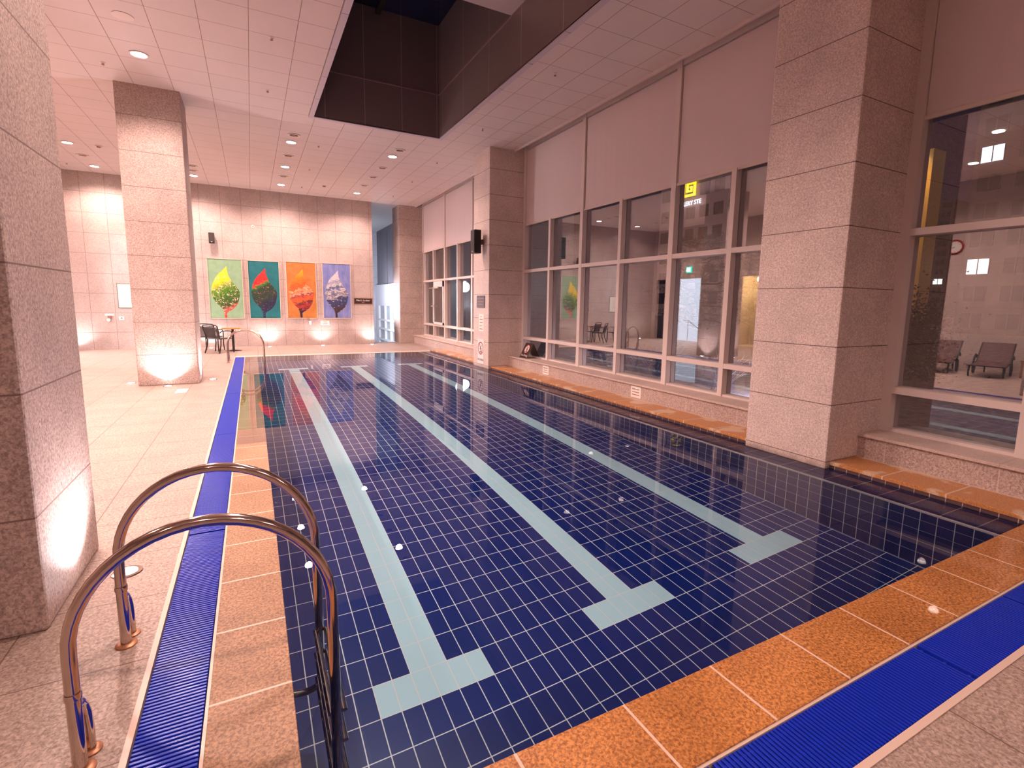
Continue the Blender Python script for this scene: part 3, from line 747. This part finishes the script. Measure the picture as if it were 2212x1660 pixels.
# unseen downlights added to brighten the room; rear row inferred from rail shadows
hid = []
HN = {-3.8: 'left wall', -1.4: 'left pillars', .93: 'left pool edge', 3.27: 'right pool half'}
for x, y, w in [(-3.8, 12.4, 380), (-3.8, 9.9, 380), (-3.8, 7.4, 380), (-3.8, 4.9, 320), (-3.8, 2.4, 200), (-1.4, 6.1, 540), (-1.4, 3.6, 240), (-3.8, -4., 120), (-1.4, -4., 220), (.93, -4., 200), (3.27, -4., 180), (.93, 2.1, 330), (.93, 4.6, 360)]:
    zl = ZC
    hid.append((x, y)); nx = sum(1 for q in hid if q[0] == x)
    t = thing('downlight', 'unseen downlight added outside the view, %s of its row over the %s' % (ORD[nx], HN[x]), 'ceiling light', (x, y, zl), 0, 'added ceiling downlights outside the view')
    MB().cyl((0, 0, -.006), .096, .012).build('lens', M['lamp'], t)
    spot('downlight_lamp', (x, y, zl - .03), (x, y, 0), w, WARM, 150, .75, .09)
VENT = [(-3.777, 16.094), (-1.348, 15.795), (-1.388, 16.396), (.941, 11.438), (.937, 13.29), (.944, 15.755), (3.29, 11.334), (3.29, 13.214), (3.29, 14.422), (3.278, 15.686)]
for x, y, i, n in rows(VENT, 'vent'):
    t = thing('ceiling_vent', 'round dark ceiling vent, %s from the camera in the %s row' % (ORD[i] if n > 1 else 'only one', {'left wall': 'leftmost', 'left pillar': 'left pillar', 'paintings': 'middle', 'pool centre': 'right-hand'}[rowname(x)]), 'vent', (x, y, ZC), 0, 'round ceiling vents')
    MB().lathe([(.09, 0), (.135, -.002), (.14, -.012), (.10, -.016), (.085, -.004)]).build('rim', M['trimring'], t, smooth=True)
    b = MB(); b.cyl((0, 0, -.004), .088, .004)
    b.build('core', flat('vent_dark', (.03, .02, .018), .6) if 'vd' not in M else M['vd'], t)
    MB().lathe([(.035, -.006), (.05, -.014), (.045, -.016), (.03, -.008)]).build('cone', M['bronze'], t, smooth=True)
SPR = [(-1.957, 9.166), (-4.398, 17.342), (.348, 6.98), (.353, 9.016), (1.512, 11.986), (1.537, 14.44), (1.546, 16.969), (4.37, 5.929), (4.41, 8.908), (4.404, 11.864), (4.427, 14.301), (4.458, 16.777)]
for x, y, i, n in rows(SPR, 'spr'):
    rn = 'far left' if x < -3 else 'left pillar' if x < -1 else 'row left of the skylight' if x < 1 else 'row beyond the skylight' if x < 3 else 'row beside the window blinds'
    lb = 'tiny ceiling sprinkler head near the %s' % ('back wall, far left' if x < -3 else 'left pillar') if n == 1 else 'tiny ceiling sprinkler head, %s from camera in %s' % (ORD[i], rn)
    t = thing('ceiling_sprinkler', lb, 'sprinkler', (x, y, ZC), 0, 'ceiling sprinkler heads')
    MB().lathe([(.035, 0), (.04, -.005), (.02, -.010), (.012, -.03)]).build('escutcheon', M['trimring'], t, smooth=True)
    MB().cyl((0, 0, -.034), .02, .006).build('deflector', M['bronze'], t)
for x, y, lb in [(-3.184, 14.828, 'square ceiling detector left of the far pillar'), (2.158, 16.392, 'square ceiling detector between the two middle light rows')]:
    t = thing('smoke_detector', lb, 'detector', (x, y, ZC)); MB().box(-.06, .06, -.06, .06, -.025, 0, bev=.006).build('base', M['trimring'], t); MB().lathe([(.045, -.025), (.04, -.045), (.02, -.05)]).build('head', M['bronze'], t, smooth=True)
t = thing('ceiling_speaker', 'flat round white ceiling speaker disc at upper left', 'speaker', (-1.383, 7.345, ZC))
MB().lathe([(.10, 0), (.12, -.003), (.12, -.008), (.085, -.012)]).build('rim', M['trimring'], t, smooth=True); MB().cyl((0, 0, -.008), .085, .004).build('cover', M['trimring'], t)

# floor uplights
UL = [(-.807, 2.128, (-1.03, 2.13, 1.2), 'floor uplight shining on the near left pillar', 60),
      (-1.51, 9.718, (-1.51, 9.9, 1.2), 'floor uplight in front of the left far pillar', 85), (-.84, 10.371, (-1.03, 10.37, 1.2), 'floor uplight right of the left far pillar, by the pool', 70), (-2.164, 10.361, (-1.98, 10.36, 1.2), 'floor uplight left of the left far pillar', 70),
      (.414, 17.92, (.414, YB, 1.2), 'floor uplight below the teal painting', 34), (2.135, 17.92, (2.135, YB, 1.2), 'floor uplight below the blue-lilac painting', 26), (3.861, 17.92, (3.9, YB, 1.2), 'floor uplight at the right end of the back wall', 34), (-1.315, 17.92, (-1.315, YB, 1.2), 'floor uplight behind the black chairs', 34), (-4.75, 17.92, (-4.75, YB, 1.2), 'floor uplight at far left, behind the near pillar', 34)]
for x, y, to, lb, w in UL:
    t = thing('floor_uplight', lb, 'floor light', (x, y, 0), 0, 'recessed floor uplights')
    MB().lathe([(.062, 0), (.078, .001), (.074, .006), (.05, .008)]).build('rim', M['steel'], t, smooth=True)
    MB().cyl((0, 0, .006), .052, .006).build('lens', M['uplens'], t)
    spot('uplight_lamp', (x, y, .03), to, w, PINK, 120, .9, .03)

# ------------------------------------------------------------------ cafe chairs and table
def chair(label):
    t = thing('garden_chair', label, 'chair', (0, 0, 0), 0, 'black chairs around the small table')
    # local: faces +y, seat at z .44
    F = M['chair_frame']
    for s in (-1, 1):
        MB().tube([(s * .25, .24, .62), (s * .265, .26, .56), (s * .265, .255, .42), (s * .262, .25, .2), (s * .27, .275, .0)], .017, 8).build('front_leg', F, t, smooth=True)
        MB().tube([(s * .23, -.16, .44), (s * .235, -.18, .25), (s * .25, -.27, 0)], .018, 8).build('rear_leg', F, t, smooth=True)
        MB().tube([(s * .235, -.235, .60), (s * .26, -.12, .66), (s * .275, .05, .665), (s * .268, .18, .655), (s * .25, .245, .61)], .014, 8).build('armrest', F, t, smooth=True)
    b = MB(); b.tube([(-.24, .24, .43), (-.25, 0, .425), (-.23, -.2, .43), (.23, -.2, .43), (.25, 0, .425), (.24, .24, .43), (-.24, .24, .43)], .013, 8); b.build('seat_frame', F, t, smooth=True)
    MB().box(-.235, .235, -.2, .24, .427, .437, bev=.004).build('seat', F, t)
    b = MB()
    back = [(-.225, -.2, .43), (-.245, -.25, .62), (-.25, -.30, .80), (-.22, -.315, .835), (0, -.335, .85), (.22, -.315, .835), (.25, -.30, .80), (.245, -.25, .62), (.225, -.2, .43)]
    b.tube(back, .017, 8); b.tube([(-.235, -.285, .77), (-.1, -.30, .755), (0, -.303, .75), (.1, -.30, .755), (.235, -.285, .77)], .011, 8)
    b.build('back_frame', F, t, smooth=True)
    b = MB(); n = 8; g0 = []
    for i in range(n + 1):
        f = i / n; z = .45 + f * .30; y = -.205 - f * .095; w = .225 + .02 * math.sin(f * PI / 2)
        g0.append([b.b.verts.new((-w + 2 * w * k / 6, y - .025 * (1 - ((k - 3) / 3) ** 2), z)) for k in range(7)])
    for r0, r1 in zip(g0, g0[1:]):
        for k in range(6): b.b.faces.new((r0[k], r0[k + 1], r1[k + 1], r1[k]))
    b.build('back_panel', M['chair_mesh'], t, smooth=True)
    return t
c1 = chair('black mesh garden chair nearest the pool, turned to the small table')
spots = [((-1.0, 16.22, 0), R_(-40), None), ((-1.26, 17.08, 0), R_(-22), 'black mesh garden chair half hidden by the left far pillar'),
         ((-1.95, 16.3, 0), R_(-110), 'black mesh garden chair behind the pillar, seen in the window reflection')]
for i, (loc, rz, lb) in enumerate(spots):
    o = c1 if i == 0 else copy_tree(c1)
    o.location = loc; o.rotation_euler = (0, 0, rz)
    if lb: o['label'] = lb
t = thing('cafe_table', 'small round orange-topped table on a black pedestal by chairs', 'table', (-.64, 16.80, 0))
MB().lathe([(.29, .685), (.30, .69), (.30, .708), (.29, .712)]).build('tabletop', M['orange_wood'], t, smooth=True)
MB().cyl((0, 0, .36), .035, .66).build('pedestal', M['black'], t, smooth=True)
MB().lathe([(.23, 0), (.23, .012), (.06, .03), (.04, .04)]).build('base', M['black'], t, smooth=True)

# loungers and clock (seen mirrored in the nearest window)
def lounger(label):
    t = thing('sun_lounger', label, 'sun lounger', (0, 0, 0), 0, 'brown loungers by the left wall')
    # local: foot at +x, head at -x
    b = MB(); w = .31
    prof = [(.95, .30), (.55, .27), (.1, .29), (-.25, .33), (-.62, .66), (-.78, .80), (-.83, .80)]
    for (xa, za), (xb, zb) in zip(prof, prof[1:]):
        b.quad((xa, -w, za), (xa, w, za), (xb, w, zb), (xb, -w, zb)); b.quad((xa, -w, za - .02), (xa, w, za - .02), (xb, w, zb - .02), (xb, -w, zb - .02))
        for s in (-w, w): b.quad((xa, s, za), (xb, s, zb), (xb, s, zb - .02), (xa, s, za - .02))
    b.build('sling', M['sling'], t)
    for s in (-1, 1):
        MB().tube([(p[0], s * (w + .015), p[1] - .015) for p in prof], .018, 8).build('side_rail', M['black'], t, smooth=True)
        MB().tube([(-.28, s * (w + .04), .3), (-.3, s * (w + .05), .12), (-.22, s * (w + .05), .01), (-.08, s * (w + .05), .03), (-.02, s * (w + .05), .2), (-.1, s * (w + .05), .42), (-.25, s * (w + .05), .50), (-.4, s * (w + .05), .47), (-.46, s * (w + .05), .4)], .02, 8).build('armrest', M['black'], t, smooth=True)
        MB().tube([(.7, s * (w + .015), .26), (.74, s * (w + .015), .1), (.68, s * (w + .015), .0)], .02, 8).build('foot_leg', M['black'], t, smooth=True)
        MB().tube([(-.5, s * .2, .52), (-.6, s * .2, .2), (-.62, s * .2, .01)], .018, 8).build('prop', M['black'], t, smooth=True)
    return t
l1 = lounger('brown sling lounger reflected left of the other in nearest window'); l1.location = (-4.45, 5.35, 0); l1.rotation_euler = (0, 0, R_(-12))
l2 = copy_tree(l1); l2.location = (-4.5, 4.25, 0); l2['label'] = 'brown sling lounger reflected beside the low wooden table'
l3 = copy_tree(l1); l3.location = (-4.5, 2.5, 0); l3['label'] = 'brown sling lounger past the low wooden table, out of view'
t = thing('side_table', 'low wooden table between brown loungers, reflected at right edge', 'table', (-4.75, 3.4, 0))
MB().box(-.3, .3, -.3, .3, .40, .44, bev=.006).build('tabletop', M['teak'], t)
for sx in (-1, 1):
    for sy in (-1, 1): MB().box(sx * .25 - .03, sx * .25 + .03, sy * .25 - .03, sy * .25 + .03, 0, .40).build('leg', M['teak'], t)
t = thing('wall_clock', 'red-rimmed white wall clock, mirrored in the nearest window', 'clock', (XL, 5.86, 3.445), PI / 2)
MB().cyl((0, -.012, 0), .17, .024, 'Y', seg=40).build('dial', M['white'], t)
b = MB(); b.tube([(.185 * math.cos(2 * PI * k / 40), -.02, .185 * math.sin(2 * PI * k / 40)) for k in range(41)], .026, 10, caps=False); b.build('rim', flat('clock_red', (.25, .012, .016), .35), t, smooth=True)
b = MB()
for k in range(12):
    a = 2 * PI * k / 12; b.obox(Matrix.Translation((.135 * math.sin(a), -.025, .135 * math.cos(a))) @ Matrix.Rotation(a, 4, 'Y'), .008, .002, .022)
b.build('hour_marks', M['ink'], t)
b = MB()
for a, l, w in ((R_(118), .08, .012), (R_(100), .125, .008)): b.obox(Matrix.Rotation(a, 4, 'Y') @ Matrix.Translation((0, -.027, l / 2)), w, .002, l)
b.build('hands', M['ink'], t)
t = thing('exit_sign', 'lit green and white exit sign box over the bright doorway, mirrored', 'sign', (XL, 15.93, 3.30), PI / 2)
MB().box(-.16, .16, -.06, 0, -.14, .14, bev=.008).build('housing', emit('exit_green', (.08, .9, .62), 1.6), t)
MB().box(-.12, .12, -.063, -.06, -.10, .10).build('panel', emit('exit_white', (.75, 1., .95), 3.), t)
t = thing('door_plate', 'dark name plate on the bright passage wall, mirrored in window', 'sign', (XL - 2.1, 16.2, 2.45), PI / 2)
sign_board(t, .62, .18, M['bronze'], M['black'], .02); bars(t, [(-.18, .18, 0, .04)], M['redtxt'])
t = thing('stair_rail', 'slim steel stair handrail in the bright passage, mirrored in window', 'handrail', (XL - .5, 16.5, 0))
MB().tube([(0, .1, .95), (0, -.2, .95), (0, -1.1, .45), (0, -1.1, .0)], .018).tube([(0, -.2, .95), (0, -.2, 0)], .014).build('rail', M['steel'], t, smooth=True)
point('passage_lamp', (XL - 1.0, 15.8, 2.6), 420., (.86, .92, 1.), .15)
point('alcove_lamp', (XL - .75, 12.75, 2.8), 60., (1., .80, .52), .1)

# ------------------------------------------------------------------ corridor light
spot('corridor_glow', (4.25, 20.9, 1.5), (5.03, 18.75, 1.7), 420., (.84, .87, 1.), 62, .9, .15)
spot('corridor_glow', (4.3, 21.4, 1.0), (5.95, 24.6, 1.2), 330., (.84, .87, 1.), 92, .8, .2)
point('corridor_glow', (4.6, 23.5, 2.2), 45., (.93, .92, 1.), .3)

# ------------------------------------------------------------------ outside, at night
b = MB(); b.box(6.3, 90, -60, 110, -.1, .02); struct('ground_outside', b, stone('snowy_ground', (.10, .09, .10), (.34, .32, .36), (), sc=6., bump=.01))
def pine(base, top, label):
    t = thing('pine_tree', label, 'tree', base)
    d = Vector(top) - Vector(base)
    tr = [(0, 0, 0), (.0, d.y * .25, d.z * .15), (.02, d.y * .6, d.z * .4), (.0, d.y * .8, d.z * .62), (-.03, d.y * .95, d.z * .82), (0, d.y, d.z)]
    MB().tube(tr, .1, 10, radii=[.12, .10, .085, .07, .05, .02]).build('trunk', M['bark'], t, smooth=True)
    bb = MB(); nb = MB(); rnd = random.Random(5)
    for k in range(34):
        f = .34 + .66 * k / 33; p = Vector((0, d.y * f ** .8, d.z * f)); a = k * 2.4 + rnd.random(); L = (1.45 * (1 - f) + .45) * rnd.uniform(.6, 1.1)
        q = p + Vector((math.cos(a) * L, math.sin(a) * L, L * rnd.uniform(-.05, .3))); m = (p + q) / 2 + Vector((0, 0, -.06))
        bb.tube([p, m, q], .02, 6, radii=[.026, .018, .008])
        for j in range(5):
            e = p.lerp(q, .45 + .16 * j) + Vector((rnd.uniform(-.14, .14), rnd.uniform(-.14, .14), rnd.uniform(.0, .1)))
            for s in range(26):
                v = Vector((rnd.gauss(0, 1), rnd.gauss(0, 1), rnd.gauss(.35, .45))).normalized() * rnd.uniform(.08, .17)
                o_ = Vector((rnd.gauss(0, .07), rnd.gauss(0, .07), rnd.gauss(0, .03))); sd = v.cross(Vector((rnd.random(), rnd.random(), rnd.random()))).normalized() * .006
                nb.b.faces.new([nb.b.verts.new(e + o_ - sd), nb.b.verts.new(e + o_ + sd), nb.b.verts.new(e + o_ + v)])
    bb.build('branches', M['bark'], t, smooth=True); o = nb.build('needles', M['needles'], t, recalc=False)
    return t
pine((9.0, 6.5, 0), (9.0, 7.12, 3.05), 'dark pine tree with flat needle tiers seen through middle window')
pine((12.6, 8.05, 0), (12.6, 8.5, 3.1), 'second pine tree outside, in the pane against the big near pillar')
def shrub(x, y, r, h, seed, label):
    t = thing('bare_shrub', label, 'shrub', (x, y, .0)); rnd = random.Random(seed); b = MB()
    def grow(p, v, n, rad):
        q = p + v; b.tube([p, p.lerp(q, .5) + Vector((rnd.gauss(0, .015), rnd.gauss(0, .015), 0)), q], rad, 5, radii=[rad, rad * .8, rad * .6])
        if n:
            for _ in range(rnd.choice((2, 3))):
                w = (v.normalized() + Vector((rnd.gauss(0, .55), rnd.gauss(0, .55), rnd.gauss(.05, .35)))).normalized() * v.length * rnd.uniform(.6, .85); grow(q, w, n - 1, rad * .62)
    for k in range(9):
        a = rnd.random() * 6.3; grow(Vector((rnd.gauss(0, .08), rnd.gauss(0, .08), 0)), Vector((math.cos(a) * r * .3, math.sin(a) * r * .3, h * .34)), 3, .010)
    b.build('twigs', M['twig'], t)
shrub(7.5, 5.1, .7, .75, 1, 'bare twiggy shrub outside, lit from behind low in middle window')
shrub(7.6, 6.8, .8, .75, 2, 'bare twiggy shrub outside beneath the mirrored steel ladder')
shrub(7.2, 3.2, .5, .6, 3, 'small bare shrub outside right by the ground flood lamp')
t = thing('flood_lamp', 'bright ground flood lamp outside at the foot of near pillar', 'lamp', (7.45, 4.05, .02))
MB().box(-.07, .07, -.09, .09, .10, .26, bev=.01).build('housing', M['black'], t); MB().cyl((0, 0, .05), .02, .1).build('stake', M['black'], t)
MB().box(-.078, -.07, -.07, .07, .12, .24).build('lens', emit('flood_lens', (.92, .88, 1.), 60.), t)
spot('flood_glow', (7.25, 3.7, .7), (7.7, 5.0, 0.), 330., (.86, .8, 1.), 100, .8, .05)
t = thing('garden_lantern', 'glowing white globe lantern outside the far window', 'lamp', (9.0, 21.5, 0))
MB().sph((0, 0, 2.36), .24, sub=3).build('globe', emit('globe_glow', (.95, .95, 1.), 22.), t, smooth=True)
MB().cyl((0, 0, 1.05), .04, 2.1).build('post', M['black'], t); MB().lathe([(.02, 2.62), (.12, 2.64), (.03, 2.75)]).build('cap', M['black'], t, smooth=True)
point('lantern_glow', (8.6, 21., 2.4), 14., (.9, .92, 1.), .25)
# exterior wall seen close behind the far bay
b = MB(); b.box(11.5, 11.8, 16., 40., 0, 7.); struct('wall_outside', b, stone('outside_stone', (.16, .15, .17), (.24, .23, .25), [(1, 1.2, 0), (2, .6, 0)], .015, (.08, .08, .09), 30.))
# buildings
def building(label, x, y0, y1, h, wall, ny, nz, lit, wz=1.3, seed=0, z_first=1.2):
    t = thing('apartment_building', label, 'building', (x, (y0 + y1) / 2, 0)); W = y1 - y0
    MB().box(0, 8, -W / 2, W / 2, 0, h).build('walls', wall, t)
    dark = MB(); fr = MB(); lits = {}
    dy = W / ny; dz = (h - z_first) / nz
    for i in range(ny):
        for k in range(nz):
            yy = -W / 2 + (i + .5) * dy; zz = z_first + (k + .5) * dz; hw, hh = dy * .30, dz * .27
            (lits.setdefault(lit[(i, k)], MB()) if (i, k) in lit else dark).box(-.06, .02, yy - hw, yy + hw, zz - hh, zz + hh)
            fr.box(-.09, .0, yy - .03, yy + .03, zz - hh, zz + hh); fr.box(-.09, 0., yy - hw - .05, yy - hw, zz - hh, zz + hh); fr.box(-.09, 0., yy + hw, yy + hw + .05, zz - hh, zz + hh)
    dark.build('window', flat('dark_pane', (.03, .022, .022), .4), t); fr.build('window_frames', flat('pane_frame', (.12, .09, .09), .5), t)
    for c, mb in lits.items(): mb.build('lit_window', emit('lit_pane', c, 1.6), t)
    return t
WW = (1., .95, .9); YY = (1., .75, .4); BB = (.75, .85, 1.)
facade = emit('night_facade_glow', (.075, .045, .045), .55)
fac = flat('night_facade', (.13, .095, .09), .8)
building('tall apartment block with lit windows behind the nearest window', 45., -35.6, 16.4, 34., fac, 26, 18, {(25, 2): WW, (25, 6): BB, (23, 2): YY, (22, 4): WW, (21, 1): WW, (18, 3): YY}, z_first=0.)
building('lower distant apartment block left of the tall one', 70., 27.5, 33.5, 14., fac, 4, 12, {(1, 7): BB, (1, 6): WW, (1, 5): WW, (1, 3): BB, (0, 3): WW, (2, 4): WW})
t = thing('lit_tower', 'narrow yellow-lit wall tower seen outside just right of big near pillar', 'building', (40., 17.25, 0))
MB().box(0, 1.6, -.6, 1.15, 0, 12.2).build('tower_wall', flat('tower_plaster', (.60, .36, .10), .7), t)
MB().box(-.12, 0, -.1, .25, 11.4, 11.7).build('lamp', emit('tower_lamp', (1., .9, .75), 30.), t)
spot('tower_wash', (37.6, 17.5, 13.0), (40., 17.5, 7.5), 800., (1., .62, .2), 80, .9, .2)
building('dark building outside carrying the yellow emblem', 60.3, 48., 64., 24., flat('dark_facade', (.34, .25, .25), .8), 6, 7, {})
# yellow emblem + lettering
t = thing('emblem_sign', 'glowing yellow square spiral emblem over white GALLERY lettering', 'sign', (60., 57.6, 18.3))
b = MB(); S = 2.6; H = 2.75
def seg(u0, u1, v0, v1): b.box(-.12, .1, S / 2 - u1 * S, S / 2 - u0 * S, v0 * H, v1 * H, bev=.02)
seg(0, 1, .87, 1); seg(0, .15, 0, 1); seg(0, 1, 0, .13); seg(.86, 1, 0, 1); seg(.30, 1, .64, .76); seg(.30, .43, .24, .76); seg(.30, .74, .24, .34); seg(.63, .74, .24, .54); seg(.54, .74, .45, .54)
b.build('emblem', emit('emblem_yellow', (1., .60, .015), 1.5), t)
b = MB(); FW = frame((-.1, 0, -1.05), (0, -1, 0), (0, 0, 1))
b.add_mesh(textmesh('GALLERY STE', .92, .04, sx=.95), FW)
b.build('lettering', emit('emblem_white', (.92, .9, 1.), 2.), t)
for (x, y, z, n, s, lb) in [(16., 5.95, 0, 26, 3, 'dark shrub hung with yellow fairy lights outside nearest window'), (13.6, 4.6, 0, 8, 9, 'dark bush behind the fairy-lit one outside nearest window')]:
    t = thing('fairy_light_bush', lb, 'bush', (x, y, z)); rnd = random.Random(s); b = MB(); e = MB()
    for k in range(60):
        p = Vector((rnd.gauss(0, .5), rnd.gauss(0, .6), abs(rnd.gauss(.9, .55)))); pass
    for k in range(2600):
        p = Vector((rnd.gauss(0, .3), rnd.gauss(0, .3), abs(rnd.gauss(.85, .5)))); v = Vector((rnd.gauss(0, 1), rnd.gauss(0, 1), rnd.gauss(0, 1))).normalized() * .07; sd = v.cross(Vector((rnd.random(), rnd.random(), rnd.random()))).normalized() * .03
        b.b.faces.new([b.b.verts.new(p - sd), b.b.verts.new(p + v * .5 - sd * .2), b.b.verts.new(p + v), b.b.verts.new(p + sd)])
    for k in range(n):
        p = Vector((-.75 + rnd.gauss(0, .12), rnd.gauss(0, .22), .3 + abs(rnd.gauss(.4, .4)))); e.sph(p, .028, sub=1)
    b.build('foliage', M['needles'], t, recalc=False); e.build('fairy_lights', emit('fairy_glow', (1., .6, .08), 2.5), t)
l = bpy.data.lights.new('city_glow', 'SUN'); l.energy = .45; l.color = (1., .72, .66); l.angle = 1.
o = bpy.data.objects.new('city_glow', l); col.objects.link(o); o.rotation_euler = Vector((.9, .25, -.35)).to_track_quat('-Z', 'Y').to_euler()

# ------------------------------------------------------------------ world, camera, view
w = bpy.data.worlds.new('night_sky'); sc.world = w; w.use_nodes = True
w.node_tree.nodes['Background'].inputs[0].default_value = (.012, .007, .012, 1); w.node_tree.nodes['Background'].inputs[1].default_value = 1.
cam = bpy.data.cameras.new('camera'); co = bpy.data.objects.new('camera', cam); col.objects.link(co); sc.camera = co
yaw, pitch, roll, f = R_(28.0629), R_(-7.6751), R_(.9687), 1089.6272
F = Vector((math.sin(yaw) * math.cos(pitch), math.cos(yaw) * math.cos(pitch), math.sin(pitch)))
Rt = Vector((math.cos(yaw), -math.sin(yaw), 0)); Up = Rt.cross(F)
r_ = math.cos(roll) * Rt + math.sin(roll) * Up; u_ = -math.sin(roll) * Rt + math.cos(roll) * Up
mw = Matrix((r_, u_, -F)).transposed().to_4x4(); mw.translation = Vector((-.07805, -1.44285, 1.6244)); co.matrix_world = mw
cam.sensor_width = 36.; cam.sensor_fit = 'HORIZONTAL'; cam.lens = f * 36. / 2212.
cam.shift_x = -20.0994 / 2212.; cam.shift_y = -27.1004 / 2212.; cam.clip_start = .02; cam.clip_end = 300.
vs = sc.view_settings; vs.view_transform = 'Standard'; vs.look = 'None'; vs.gamma = 1.; vs.use_curve_mapping = False; vs.exposure = 1.0
cy = sc.cycles
cy.max_bounces = 8; cy.diffuse_bounces = 3; cy.glossy_bounces = 4; cy.transmission_bounces = 4; cy.transparent_max_bounces = 10
cy.use_adaptive_sampling = True; cy.adaptive_threshold = .045
cy.use_denoising = True; cy.sample_clamp_indirect = 4.; cy.blur_glossy = .5
